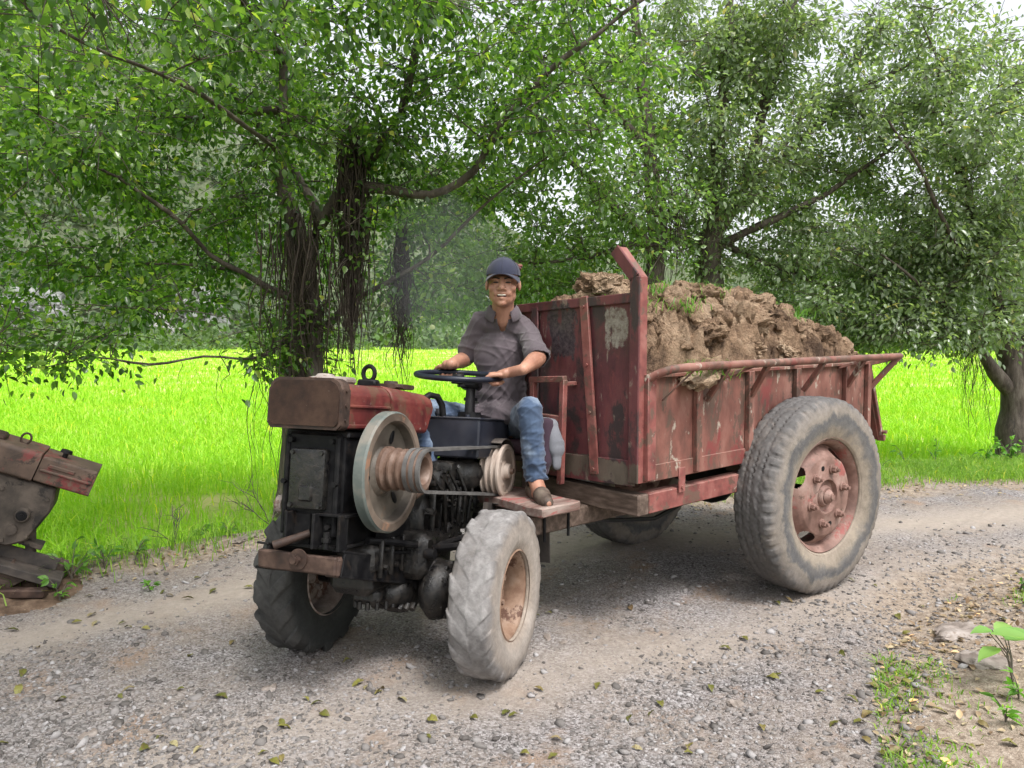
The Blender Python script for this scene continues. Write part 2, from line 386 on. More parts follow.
def make_tyre(name, Rr, w, rb, lugs, lug_h, mat, parent, seg=256, style='lug', seed=0):
    prof = tyre_profile(Rr, w, rb, 8)
    def disp(r, a, t, k):
        u = a/w
        zone = sstep(.72, .86, (r-rb)/(Rr-rb))
        rr, aa = r, a
        nv = mnoise.noise(Vector((math.cos(t)*4, math.sin(t)*4, u*3+seed)))
        if style == 'lug':
            ph = (t*lugs/(2*math.pi) + abs(u)*1.5 + (0 if u > 0 else .5)) % 1
            lug = sstep(.0, .05, ph)*(1-sstep(.50, .56, ph))
            edge = sstep(.10, .40, abs(u)) if lug_h > .015 else .15+1.3*sstep(.27, .36, abs(u))
            wear = .45+.55*sstep(-.3, .5, nv)
            hgt = lug_h*zone*wear*(lug-.35)*(.35+.9*edge)
            rr += hgt
            if abs(u) > .36: aa += math.copysign(hgt*.45, u)
        else:
            ph = (t*lugs/(2*math.pi)+.5*(1 if u > 0 else 0)) % 1
            blk = sstep(.0, .04, ph)*(1-sstep(.66, .70, ph))
            zig = abs((t*lugs/(2*math.pi)*2) % 1-.5)*.10-.025
            groove = min(1, min(abs(u-zig), abs(u-.19-zig), abs(u+.19-zig))/.028)
            wear = .35+.65*sstep(-.35, .3, nv)
            n2 = mnoise.noise(Vector((math.cos(t)*17, math.sin(t)*17, u*14)))
            g = 1-sstep(.3, 1, groove)
            rr -= zone*lug_h*wear*(.8*g*(abs(u) < .3)+(1-blk)*.9*sstep(.24, .36, abs(u))) - zone*.004*n2
        rr += .0016*mnoise.noise(Vector((math.cos(t)*7, math.sin(t)*7, u*5+9+seed)))
        return rr, aa
    g = G(); g.lathe(prof, (0, 0, 0), (1, 0, 0), seg, 0, disp)
    return g.obj(name, mat, parent, 0 if False else 50)

# ------------------------------------------------------------------ tractor
TR = empty('walking_tractor', (-.4925, 3.3425, .340), (R(-7.5), 0, R(-19.5)),
           'old red and black single cylinder tractor with big flywheel, under the man in cap', 'tractor')
def rrect(x0, x1, z0, z1, rt, rb, n=6):
    P = []
    for cx, cz, r, a0 in ((x1-rb, z0+rb, rb, -90), (x1-rt, z1-rt, rt, 0), (x0+rt, z1-rt, rt, 90), (x0+rb, z0+rb, rb, 180)):
        for k in range(n+1):
            a = R(a0+90*k/n); P.append((cx+r*math.cos(a), cz+r*math.sin(a)))
    return P
X, Y, Z = Vector((1, 0, 0)), Vector((0, 1, 0)), Vector((0, 0, 1))
# hood
g = G()
g.prism(rrect(-.262, .033, .672, .845, .05, .012), (0, -.25, 0), X, Z, .345, .003)
g.prism(rrect(-.268, .041, .655, .852, .06, .02), (0, .16, 0), X, Z, .405, .006)
g.box((.036, -.42, .757), (.012, .33, .012), bev=.003)
g.box((.036, -.42, .68), (.012, .33, .016), bev=.003)
for v in g.bm.verts:
    if v.co.y > .05: v.co.z -= .015*(v.co.z > .75)
    if v.co.y > .12 and v.co.z < .75: v.co.y -= .06
g.fuzz(.004, 5)
hood = g.obj('hood', MAT['hood'], TR, 35)
g = G(); g.prism(rrect(-.276, .050, .664, .857, .045, .02), (0, -.585, 0), X, Z, .055, .006); g.fuzz(.002, 6)
gs = g.obj('grille_shell', MAT['rust'], hood, 35)
g = G(); g.prism(rrect(-.266, .036, .676, .847, .04, .014), (0, -.632, 0), X, Z, .012, .004); g.fuzz(.003, 7, 4)
g.obj('grille_plate', MAT['radiator'], hood, 35)
for z in (.70, .755, .81):
    g = G(); g.cyl((.049, -.615, z), (.056, -.615, z), .006, seg=10); g.obj('bolt', MAT['rust'], hood)
g = G(); g.cyl((-.12, -.50, .842), (-.12, -.50, .868), .075, .068, 24, bev=.006); g.cyl((-.12, -.50, .866), (-.12, -.50, .880), .045, .03, 18); g.box((-.10, -.42, .86), (.10, .09, .03), bev=.01); g.fuzz(.004, 14)
g.obj('radiator_cap', MAT['rim_pale'], hood)
g = G(); g.box((-.10, -.20, .862), (.09, .05, .035), bev=.008)
g.tube([(-.10+.028*math.sin(a), -.20, .905+.032*math.cos(a)) for a in np.linspace(0, 2*math.pi, 17)], .010, 8, cap=False)
g.obj('lifting_eye', MAT['black'], hood)
g = G(); g.prism(rrect(-.20, .0, -.10, .06, .03, .03), (0, -.0, .850), X, Y, .020, .005); g.cyl((-.09, -.02, .866), (-.09, -.02, .885), .035, .03, 16)
g.obj('tank_lid', MAT['rust'], hood)
# engine block
g = G()
g.box((-.112, -.30, .44), (.27, .50, .44), bev=.02, seg=2)
g.box((-.112, -.555, .45), (.235, .03, .40), bev=.01)
for x in (-.225, .0):
    g.box((x, -.565, .45), (.022, .03, .38), bev=.006)
g.box((-.112, -.30, .645), (.285, .50, .03), bev=.008)
for x, z in ((-.20, .62), (-.02, .62), (-.20, .30), (-.02, .30), (-.225, .46), (.0, .46)):
    g.cyl((x, -.57, z), (x, -.592, z), .011, seg=6)
g.fuzz(.003, 9)
eng = g.obj('engine_block', MAT['black'], TR, 35)
g = G(); g.box((-.112, -.585, .475), (.155, .04, .23), bev=.014, seg=2); g.box((-.112, -.605, .42), (.06, .015, .06), bev=.01)
for x, z in ((-.175, .575), (-.05, .575), (-.175, .375), (-.05, .375)): g.cyl((x, -.60, z), (x, -.614, z), .009, seg=6)
g.fuzz(.003, 11, 3); g.obj('cover_plate', MAT['grease'], eng, 35)
g = G()   # far side crankcase lump and pump seen at the left edge
g.cyl((-.26, -.30, .42), (-.32, -.30, .42), .09, .07, 20, bev=.01); g.cyl((-.27, -.5, .36), (-.30, -.5, .36), .035, seg=14)
g.obj('crankcase_cover', MAT['rim_pale'], eng)
# engine mount: gusset box under the block
g = G()
g.box((-.112, -.42, .222), (.30, .34, .012), bev=.002)
g.box((-.055, -.600, .285), (.012, .06, .13), bev=.002); g.box((-.175, -.600, .285), (.012, .06, .13), bev=.002)
g.box((.055, -.600, .285), (.012, .06, .13), bev=.002)
g.box((-.20, -.575, .285), (.012, .04, .13), bev=.002); g.box((-.15, -.575, .282), (.10, .008, .12), bev=.002)
g.box((.0, -.55, .345), (.13, .10, .010), bev=.002)
g.prism([(0, 0), (.30, 0), (.24, .12), (.05, .12)], (.052, -.35, .225), Y, Z, .012)
g.cyl((.0, -.62, .225), (.0, -.62, .285), .011, seg=10); g.cyl((.0, -.62, .25), (.0, -.62, .265), .018, seg=6)
g.obj('engine_mount', MAT['black'], TR, 30)
g = G()   # chassis rails slope down to the axle
for x in (.035, -.275):
    x += .025*(x > 0)
    g.bar((x, -.60, .172), (x+.025, .06, .030), .012, .095)
    g.bar((x-.02, -.60, .218), (x+.005, .06, .080), .055, .010); g.bar((x-.02, -.60, .126), (x+.005, .06, -.018), .055, .010)
g.fuzz(.002, 8)
g.obj('chassis_rail', MAT['black'], TR, 30)
g = G(); g.box((-.12, -.615, .165), (.345, .030, .070), bev=.006, cuts=3); g.box((.025, -.59, .16), (.07, .06, .075), bev=.01); g.fuzz(.005, 13)
bmp = g.obj('front_crossbar', MAT['rust'], TR, 35)
g = G(); g.cyl((-.105, -.630, .18), (-.105, -.638, .18), .038, seg=24); g.cyl((-.105, -.635, .18), (-.105, -.672, .18), .013, seg=12); g.cyl((-.105, -.650, .18), (-.105, -.662, .18), .020, seg=6)
g.obj('tow_pin', MAT['rust'], bmp)
g = G(); g.cyl((-.20, -.66, .225), (-.09, -.59, .272), .016, .014, 12); g.obj('hook_rod', MAT['rust'], TR)
# flywheel
fc = (.068, -.375, .506)
g = G()
g.lathe([(.02, .018), (.225, .018), (.239, .026), (.239, .064), (.232, .072)], fc, X, 72, 0)
g.lathe([(.232, .072), (.203, .072), (.197, .066)], fc, X, 72, 1)
g.lathe([(.197, .066), (.190, .030), (.10, .018), (.085, .034), (.04, .034)], fc, X, 72, 3)
for k in range(3):
    a = R(70+120*k); g.ball((fc[0]+.026, fc[1]+.145*math.cos(a), fc[2]+.145*math.sin(a)), (.004, .016, .032), (a-R(90), 0, 0), 2, 2)  # black ovals paint in the dark of the casting holes
fw = g.obj('flywheel', [MAT['fly_rim'], MAT['fly'], MAT['black'], MAT['fly_web']], TR, 40)
g = G()
g.lathe([(.03, 0), (.088, 0), (.088, .016), (.074, .026), (.074, .036), (.084, .044), (.084, .052), (.072, .062), (.072, .072), (.082, .080), (.082, .088), (.070, .098),
         (.070, .112), (.083, .122), (.083, .160), (.078, .165), (.054, .165), (.048, .155), (.045, .09), (0, .09)], (fc[0]+.034, fc[1], fc[2]+.012), X, 48)
g.obj('drive_pulley', MAT['pulley'], fw, 35)
# belt pulley of the gearbox
pc = (.215, .45, .487)
g = G()
prof = [(0, 0), (.10, 0)]
for k in range(3): prof += [(.128, .004+.028*k), (.128, .010+.028*k), (.108, .016+.028*k), (.108, .022+.028*k)]
prof += [(.130, .088), (.130, .098), (.126, .102), (.108, .102), (.103, .092), (.050, .088), (.046, .092), (.038, .096), (.034, .118), (.026, .120), (.0, .120)]
g.lathe(prof, pc, X, 64)
for k in range(3): a = R(20+120*k); g.cyl((pc[0]+.09, pc[1]+.07*math.cos(a), pc[2]+.07*math.sin(a)), (pc[0]+.0925, pc[1]+.07*math.cos(a), pc[2]+.07*math.sin(a)), .008, seg=12)
bp = g.obj('belt_pulley', MAT['gearpulley'], TR, 35)
g = G(); g.cyl((pc[0]+.115, pc[1], pc[2]), (pc[0]+.135, pc[1], pc[2]), .016, .013, 12); g.obj('shaft_nut', MAT['pulley'], bp)
def belt(x, r1, r2, c1, c2, w, th):
    c1, c2 = Vector((c1[1], c1[2])), Vector((c2[1], c2[2])); d = (c2-c1); L = d.length; a0 = math.atan2(d.y, d.x); b = math.acos((r1-r2)/L)
    P = []
    for k in range(13):
        a = a0+b+(2*math.pi-2*b)*k/12; P.append((c1.x+r1*math.cos(a), c1.y+r1*math.sin(a)))
    for k in range(13):
        a = a0-b+2*b*k/12; P.append((c2.x+r2*math.cos(a), c2.y+r2*math.sin(a)))
    P.append(P[0]); g = G(); vs = []
    n = len(P)-1
    for i in range(n):
        p = Vector(P[i]); q = Vector(P[(i+1) % n])-Vector(P[i-1]); nn = Vector((q.y, -q.x)).normalized()
        vs.append([g.bm.verts.new((x+sx, p.x+nn.x*so, p.y+nn.y*so)) for sx, so in ((-w/2, 0), (w/2, 0), (w/2, th), (-w/2, th))])
    for i in range(n):
        A, B = vs[i], vs[(i+1) % n]
        for k in range(4): g.bm.faces.new((A[k], A[(k+1) % 4], B[(k+1) % 4], B[k]))
    return g
for x, r in ((.222, .110), (.250, .110), (.278, .112)):
    belt(x, .076, r, (0, fc[1], fc[2]+.012), pc, .017, .011).obj('drive_belt', MAT['belt'], TR, 35)
# black tank box under the steering wheel
g = G(); g.box((.09, .42, .640), (.33, .42, .185), bev=.008); g.box((.09, .42, .733), (.34, .43, .010), bev=.003)
for x, y in ((.02, .27), (.17, .27), (.20, .55), (-.02, .5)): g.cyl((x, y, .737), (x, y, .752), .02 if x == .02 else .011, seg=10)
g.cyl((.02, .27, .75), (.02, .27, .775), .024, .02, 12)
g.fuzz(.0025, 7)
g.obj('tank_box', MAT['bluebox'], TR, 35)
g = G(); g.tube([(-.01, .12, .80), (.02, .16, .835), (.045, .19, .83), (.06, .215, .79), (.065, .22, .74)], .016, 10)
g.obj('hose', MAT['black'], TR)
# steering
g = G(); g.cyl((.15, .34, .736), (.15, .34, .765), .058, .055, 20); g.cyl((.15, .34, .76), (.14, .365, .89), .026, .022, 14); g.box((.138, .37, .90), (.10, .08, .05), (R(-8), 0, 0), bev=.014); g.cyl((.14, .37, .82), (.14, .37, .835), .034, seg=14)
sc_ = g.obj('steering_column', MAT['black'], TR)
swc = Vector((.085, .335, .940))
swm = Euler((R(7.5), R(3), 0)).to_matrix()
g = G()
g.tube([swc+swm @ Vector((.205*math.cos(a), .205*math.sin(a), .0)) for a in np.linspace(0, 2*math.pi, 49)], .0135, 12, cap=False)
sw = g.obj('steering_wheel', MAT['steer'], TR)
g = G()
for k in range(3):
    a = R(90+120*k+20); g.bar(swc+swm @ Vector((.0, 0, -.012)), swc+swm @ Vector((.2*math.cos(a), .2*math.sin(a), 0)), .028, .007)
g.cyl(swc+Vector((0, 0, -.04)), swc+Vector((0, 0, .008)), .035, .03, 20, bev=.004)
g.bar(swc+Vector((0, 0, -.03)), Vector((.138, .37, .91)), .05, .05)
g.obj('spokes', MAT['black'], sw)
# gearbox, axle, castings
g = G()
g.box((.02, .40, .40), (.26, .46, .26), bev=.03, seg=2); g.ball((.10, .33, .47), (.14, .12, .10)); g.ball((-.02, .42, .34), (.18, .2, .16))
g.box((.0, .18, .26), (.24, .42, .22), bev=.03, seg=2); g.cyl((-.12, .05, .28), (.12, .05, .28), .12, seg=20, bev=.02)
g.cyl((.02, .45, .487), (.22, .45, .487), .05, seg=14)
for k in range(9):
    y = -.02+.07*k; g.box((.145, y, .30+.03*(k % 3)), (.03, .012, .26), bev=.003)
for y, z, r in ((.02, .44, .06), (.16, .20, .075), (.30, .30, .09), (.48, .33, .06), (.12, .36, .045)):
    g.cyl((.12, y, z), (.175, y, z), r, seg=24, bev=.008)
    for q in range(8): a = q*math.pi/4; g.cyl((.17, y+r*.8*math.cos(a), z+r*.8*math.sin(a)), (.186, y+r*.8*math.cos(a), z+r*.8*math.sin(a)), .008, seg=6)
for k in range(5): g.tube([(.16, -.1+.1*k, .5), (.19, .0+.08*k, .40), (.17, .08+.06*k, .22)], .008, 8)
for k in range(14):
    y = rnd.uniform(-.1, .6); z = rnd.uniform(.12, .5); g.cyl((.13, y, z), (.175, y, z), rnd.uniform(.010, .018), seg=6)
g.box((.0, -.16, .16), (.17, .52, .12), bev=.02, cuts=4); g.box((.10, .0, .14), (.16, .3, .2), bev=.03, cuts=4)
for k in range(6):
    g.box((.09, -.36+.09*k, .16), (.02, .014, .15), bev=.003); g.cyl((.085, -.32+.09*k, .19), (.105, -.32+.09*k, .19), .012, seg=6); g.cyl((.085, -.32+.09*k, .12), (.105, -.32+.09*k, .12), .012, seg=6)
g.fuzz(.003, 20)
gbx = g.obj('gearbox', MAT['grease'], TR, 45)
g = G()
g.cyl((-.40, 0, 0), (.40, 0, 0), .045, seg=18); g.ball((.0, .0, .0), (.12, .15, .14)); g.ball((.20, -.02, -.01), (.09, .13, .13))
g.cyl((.16, 0, -.01), (.19, 0, -.01), .135, seg=22, bev=.01); g.cyl((.20, 0, -.01), (.235, 0, -.01), .12, seg=22, bev=.01)
for k in range(12):
    a = k*math.pi/6; g.cyl((.185, .112*math.cos(a), -.01+.112*math.sin(a)), (.25, .112*math.cos(a), -.01+.112*math.sin(a)), .014, seg=6)
for k in range(9): g.cyl((-.05+.02*k, -.12+.02*(k % 3), -.07), (-.05+.02*k, -.14+.02*(k % 3), -.09), .015, seg=8)
g.cyl((.24, 0, 0), (.42, 0, 0), .06, .05, 16)
g.box((-.06, -.20, .045), (.20, .30, .10), bev=.03, cuts=5); g.box((-.03, -.16, -.02), (.13, .22, .07), bev=.02, cuts=4); g.ball((.02, -.10, -.02), (.09, .10, .07))
for k in range(14): g.cyl((-.03+.08*math.cos(k*.45), -.16+.11*math.sin(k*.45), -.04), (-.03+.08*math.cos(k*.45), -.16+.11*math.sin(k*.45), -.072), .010, seg=6)

g.fuzz(.003, 20); g.obj('axle_casting', MAT['grease'], TR, 45)
g = G()
g.tube([(.06, -.42, .235), (.10, -.3, .22), (.16, -.05, .17), (.24, .18, .20), (.30, .42, .22)], .014, 8)
g.tube([(.17, -.08, .17), (.23, .12, .16), (.31, .32, .25)], .018, 8)
g.bar((.055, -.28, .17), (.13, -.02, .15), .045, .012)
g.cyl((.17, -.12, .155), (.215, -.12, .155), .022, seg=12)
g.obj('control_rod', MAT['black'], TR)
g = G(); g.tube([(.11, -.05, .60), (.11, -.055, .50), (.115, -.075, .455)], .030, 12); g.obj('exhaust_stub', MAT['black'], TR)
g = G(); g.tube([(.115, -.07, .47), (.12, -.09, .43), (.10, -.14, .405)], [.034, .036, .034], 14); g.obj('exhaust_elbow', MAT['pulley'], TR)
# seat
g = G(); g.box((.20, .80, .605), (.34, .36, .075), bev=.03, seg=3); g.fuzz(.005, 6); st = g.obj('seat', MAT['seat'], TR)
g = G(); g.box((.20, .80, .545), (.30, .32, .03), bev=.004); g.bar((.08, .72, .30), (.08, .72, .54), .03, .03, up=Y); g.bar((.32, .72, .30), (.32, .72, .54), .03, .03, up=Y); g.bar((.30, .62, .50), (.22, .62, .56), .02, .02); g.obj('seat_frame', MAT['rust'], st)
# belt guard and fender
g = G()
P = [Vector((.26, pc[1]+.155*math.cos(a), pc[2]+.155*math.sin(a))) for a in np.linspace(R(120), R(-25), 14)]
for A, B in zip(P, P[1:]): g.bar(A, B+(B-A)*.05, .10, .006, up=(A-Vector((.26, pc[1], pc[2]))))
g.obj('belt_guard', MAT['darkplate'], TR, 60)
g = G()
for side in (1,):
    P = [(.40, .36, .335), (.40, .45, .30), (.40, .51, .21), (.40, .535, .05)]
    for a, b in zip(P, P[1:]): g.bar(a, b, .26, .007, up=(0, .3, 1))
g.prism([(.12, -.03), (.36, -.06), (.40, -.20), (.40, -.30), (.30, -.30), (.12, -.10)], (.27, .14, .38), Y, Z, .006)
g.fuzz(.006, 6); g.obj('fender', MAT['darkplate'], TR, 40)
g = G(); g.cyl((.06, .34, .26), (.06, 1.02, .24), .05, seg=14); g.box((.06, 1.0, .24), (.14, .16, .10), bev=.01); g.obj('hitch_beam', MAT['black'], TR)
# wheels
def front_wheel(x, tmat, rmat, seed, phase):
    rm = G()
    rm.lathe([(.184, .083), (.192, .078), (.190, .066), (.176, .060), (.166, .040), (.163, -.03), (.176, -.062), (.192, -.078)], (0, 0, 0), X, 56)
    rm.lathe([(.164, -.028), (.150, -.040), (.125, -.026), (.085, -.022), (.06, -.030), (.055, -.005), (.045, .0), (0, .0)], (0, 0, 0), X, 40)
    for k in range(5):
        a = 2*math.pi*k/5+.3; rm.cyl((-.03, .088*math.cos(a), .088*math.sin(a)), (.006, .088*math.cos(a), .088*math.sin(a)), .013, seg=6)
        a += .62; rm.box((-.034, .125*math.cos(a), .125*math.sin(a)), (.03, .035, .022), (a, 0, 0), bev=.006)
    w = rm.obj('wheel', rmat, TR, 40, (x, 0, 0), (phase, 0, 0))
    make_tyre('tyre', .345, .195, .183, 15, .024 if x < 0 else .009, tmat, w, 420, 'lug', seed)
    return w
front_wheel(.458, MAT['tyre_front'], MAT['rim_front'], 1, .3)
front_wheel(-.435, MAT['tyre_front_shaded'], MAT['rim_pale'], 5, 1.1)

# ------------------------------------------------------------------ trailer
CT = empty('trailer', (.5795, 3.456, 0), (0, 0, R(-49)), 'rusty maroon tipping trailer with tall front panel, loaded with soil, behind the tractor', 'trailer')
SK = .045
def shear(g):
    for v in g.bm.verts: v.co.z += SK*v.co.x
    return g
W_ = .97; L_ = 2.26; zb = .753; zt = 1.235; zp = 1.62
g = G(); g.box((-W_/2, .014, (zb+zp)/2), (W_-.02, .022, zp-zb), bev=.003, cuts=5); g.fuzz(.006, 3.0, 2)
g.box((-W_/2, -.004, zb+.045), (W_-.06, .018, .12), bev=.003); g.box((-W_/2, -.004, zp-.022), (W_-.03, .022, .045), bev=.004)
shear(g); fp = g.obj('front_panel', MAT['panel'], CT, 35)
g = G(); g.bar((-.265, -.012, zb+.02), (-.345, -.012, zp+.005), .052, .016, up=(0, -1, 0))
for t in (.03, .35, .62, .95): p = Vector((-.265, -.02, zb+.02)).lerp(Vector((-.345, -.02, zp)), t); g.cyl(p, p+Vector((0, -.008, 0)), .008, seg=8)
shear(g); g.obj('batten', MAT['red'], fp)
g = G(); g.bar((-.69, -.010, zb+.02), (-.69, -.010, zp-.02), .048, .012, up=(0, -1, 0)); shear(g); g.obj('batten', MAT['panel'], fp)
def corner_post(x, sgn):
    x += sgn*.008; g = G()
    g.bar((x, -.012, zb), (x, -.012, 1.69), .056, .012, up=(0, -1, 0), bev=.003)
    g.bar((x, -.012, 1.682), (x-sgn*.125, -.012, 1.825), .056, .012, up=(0, -1, 0), bev=.003)
    shear(g); po = g.obj('corner_post', MAT['panel'], CT, 30); g = G()  # darker panel paint puts the front plate's shade into its colour
    g.bar((x+sgn*.025, .014, zb), (x+sgn*.025, .014, 1.69), .050, .012, up=(sgn, 0, 0), bev=.003)
    g.bar((x+sgn*.023, .014, 1.686), (x-sgn*.100, .014, 1.832), .050, .012, up=(sgn, 0, 1), bev=.003)
    shear(g); g.obj('angle_flange', MAT['red'], po, 30)  # lighter red paint stands in for light on the side plate
corner_post(-.036, 1); corner_post(-W_+.036, -1)
def side(x, sgn, mat):
    g = G()
    g.box((x-sgn*.011, L_/2+.02, (zb+zt)/2), (.020, L_, zt-zb), bev=.003, cuts=6); g.fuzz(.006, 2.5, 5+sgn)
    g.box((x+sgn*.001, L_/2+.03, zb+.038), (.012, L_-.06, .078), bev=.003)
    g.box((x, L_/2+.02, zt+.005), (.045, L_, .018), bev=.003)
    shear(g); o = g.obj('side_panel', mat, CT, 35)
    for k, y in enumerate((.05, .415, .87, 1.35, 1.94, 2.24)):
        g = G(); g.bar((x+sgn*.014, y, zb+.01), (x+sgn*.014, y, zt), .046 if k else .06, .028, up=(1, 0, 0), bev=.003)
        if 0 < k < 5:
            g.bar((x+sgn*.02, y+.06*(k % 2), zt-.13), (x+sgn*.135, y-.03+.1*(k % 2), zt+.035), .028, .028)
        shear(g); g.obj('rib', MAT['side'] if k else MAT['red'], o)
    return o
side(0, 1, MAT['side']); side(-W_, -1, MAT['panel'])
def rail(x, sgn):
    g = G(); z0 = zt-.012
    g.tube([(x, .035, z0), (x+sgn*.05, .05, z0+.025), (x+sgn*.10, .085, z0+.046), (x+sgn*.135, .15, z0+.053), (x+sgn*.14, .3, z0+.055), (x+sgn*.14, 1.2, z0+.055), (x+sgn*.14, 2.40, z0+.055)], .0195, 14)
    g.bar((x+sgn*.01, .14, z0-.10), (x+sgn*.13, .24, z0+.05), .022, .008)
    g.bar((x+sgn*.01, 2.27, z0-.145), (x+sgn*.14, 2.38, z0+.05), .032, .032)
    g.bar((x+sgn*.0, 2.24, z0+.01), (x+sgn*.14, 2.36, z0+.05), .03, .03)
    g.bar((x+sgn*.0, 1.85, z0-.0), (x+sgn*.14, 2.0, z0+.05), .028, .02)
    g.bar((x+sgn*.0, .60, z0-.02), (x+sgn*.14, .72, z0+.05), .028, .02)
    shear(g); return g.obj('top_rail', MAT['side'], CT, 40)
rail(0, 1); rail(-W_, -1)
g = G(); g.bar((-W_/2, 2.285, zt), (-W_/2, 2.50, zb-.03), W_-.04, .02, up=(0, 1, 0)); g.bar((-.03, 2.30, zt-.01), (-.03, 2.52, zb-.03), .06, .03, up=(0, 1, 0)); g.cyl((-.03, 2.50, zb+.02), (.03, 2.50, zb+.02), .012, seg=8); g.box((-.01, 2.51, zb-.02), (.05, .03, .04)); g.fuzz(.004, 6)
shear(g); g.obj('tailgate', MAT['side'], CT)
g = G(); g.box((-W_/2, L_/2, zb+.02), (W_-.06, L_-.06, .03), bev=.003); shear(g); g.obj('floor', MAT['panel'], CT)
g = G()
g.box((-.035, 1.25, .650), (.07, 2.36, .093), bev=.004, cuts=3); g.box((-W_+.035, 1.25, .650), (.07, 2.36, .093), bev=.004)
g.fuzz(.003, 5); g.obj('frame_beam', MAT['red'], CT, 35)
g = G(); g.box((-W_/2-.002, .035, .648), (W_-.004, .075, .098), bev=.006, cuts=3); g.box((-W_/2, 1.3, .65), (W_-.15, .08, .08)); g.box((-W_/2, 2.3, .65), (W_-.15, .08, .08)); g.fuzz(.004, 5)
g.obj('front_beam', MAT['wood'], CT, 35)
g = G(); g.box((.010, .30, .735), (.008, .05, .12), bev=.002); g.cyl((.012, .30, .70), (.022, .30, .70), .010, seg=8); g.obj('body_bracket', MAT['red'], CT)
g = G(); g.cyl((-1.25, 1.30, .545), (.15, 1.30, .545), .045, seg=18); g.ball((-.5, 1.30, .545), (.15, .17, .16)); g.fuzz(.003, 9)
for x in (-.14, -W_+.14):
    for k in range(4): g.box((x, 1.3, .60-.012*k), (.055, .9-.18*k, .010), bev=.002)
g.obj('axle', MAT['black'], CT)
g = G(); g.box((-.47, -.01, .553), (.30, .70, .094), bev=.008, cuts=3); g.fuzz(.005, 7); db = g.obj('drawbar', MAT['wood'], CT, 40)
for x, y in ((-.33, -.30), (-.335, -.14)):
    gg = G(); gg.cyl((x+.02, y, .475), (x+.02, y, .60), .007, seg=8); gg.obj('bolt', MAT['black'], db)
g = G(); g.box((-.50, -.255, .630), (.52, .25, .045), bev=.006, cuts=4); g.fuzz(.006, 8); g.obj('footboard', MAT['plank'], CT, 40)
g = G(); g.tube([(-.42, .0, .52), (-.46, .35, .44), (-.55, .8, .36), (-.60, 1.2, .40)], .012, 8); g.obj('brake_cable', MAT['rubber'], CT)
g = G()
for a, b in (((-.625, -.085, .70), (-.62, -.085, 1.20)), ((-.425, -.085, .70), (-.405, -.085, 1.21)), ((-.64, -.085, 1.20), (-.395, -.085, 1.215)), ((-.62, -.085, 1.02), (-.42, -.085, 1.02))):
    g.bar(a, b, .030, .030, up=Y)
g.bar((-.405, -.085, 1.19), (-.405, -.0, 1.19), .02, .02)
g.obj('backrest_frame', MAT['red'], CT)

def big_wheel(x, rz, phase):
    rm = G()
    rm.lathe([(.322, .108), (.330, .102), (.328, .092), (.314, .088), (.306, .095), (.300, .086), (.285, .070), (.275, .02), (.278, -.08), (.31, -.10)], (0, 0, 0), X, 72)
    # disc: flat dished centre with hand holes round the edge
    n = 192; rows = []
    for r, a in tuple((float(r_), float(np.interp(r_, [.195, .215, .235, .256, .268, .276], [.094, .090, .075, .05, .034, .03]))) for r_ in np.linspace(.276, .195, 24))+( (.108, .094), (.100, .100), (.092, .100), (.084, .078), (.0, .074)):
        rows.append([rm.bm.verts.new((a, r*math.cos(2*math.pi*i/n), r*math.sin(2*math.pi*i/n))) for i in range(n)] if r else [rm.bm.verts.new((a, 0, 0))])
    for j, (A, B) in enumerate(zip(rows, rows[1:])):
        for i in range(n):
            k2 = (i+1) % n
            rr_ = .276-.081*(j+.5)/23; da = ((i % 48)-24)/192*2*math.pi*.24
            if j < 22 and (da/.058)**2+((rr_-.246)/.026)**2 < 1: continue
            rm.bm.faces.new((A[i], A[k2], B[k2], B[i]) if len(B) > 1 else (A[i], A[k2], B[0]))
    w = rm.obj('wheel', MAT['rim_big'], CT, 40, (x, 1.30, .55), (phase, 0, rz))
    h = G(); h.cyl((.07, 0, 0), (.10, 0, 0), .062, .055, 24, bev=.006); h.cyl((.098, 0, 0), (.128, 0, 0), .040, .030, 18, bev=.008); h.cyl((.126, 0, 0), (.135, 0, 0), .018, seg=6)
    h.obj('hub', MAT['rim_big'], w)
    for k in range(6):
        a = 2*math.pi*k/6; c_, s_ = .150*math.cos(a), .150*math.sin(a)
        b = G(); b.cyl((.092, c_, s_), (.104, c_, s_), .026, seg=14, bev=.002); b.cyl((.10, c_, s_), (.128, c_, s_), .0185, seg=6, bev=.003); b.cyl((.126, c_, s_), (.142, c_, s_), .010, seg=8)
        b.obj('wheel_nut', MAT['rim_big'], w)
    for k in (1, 4):
        a = 2*math.pi*(k+.5)/6; b = G(); b.cyl((.0935, .16*math.cos(a), .16*math.sin(a)), (.0955, .16*math.cos(a), .16*math.sin(a)), .014, seg=14); b.obj('dark_hole_disc', MAT['black'], w)  # solid black discs, the dark of small holes put in as colour
    make_tyre('tyre', .535, .262, .312, 54, .0095, MAT['tyre_big'], w, 540, 'road', x)
    return w
big_wheel(.140, R(-6), .25)
big_wheel(-1.125, 0, .9)
CTM = Matrix.Translation((.5795, 3.456, 0)) @ Euler((0, 0, R(-49))).to_matrix().to_4x4()
TRM = Matrix.Translation((-.4925, 3.3425, .340)) @ Euler((R(-7.5), 0, R(-19.5))).to_matrix().to_4x4()

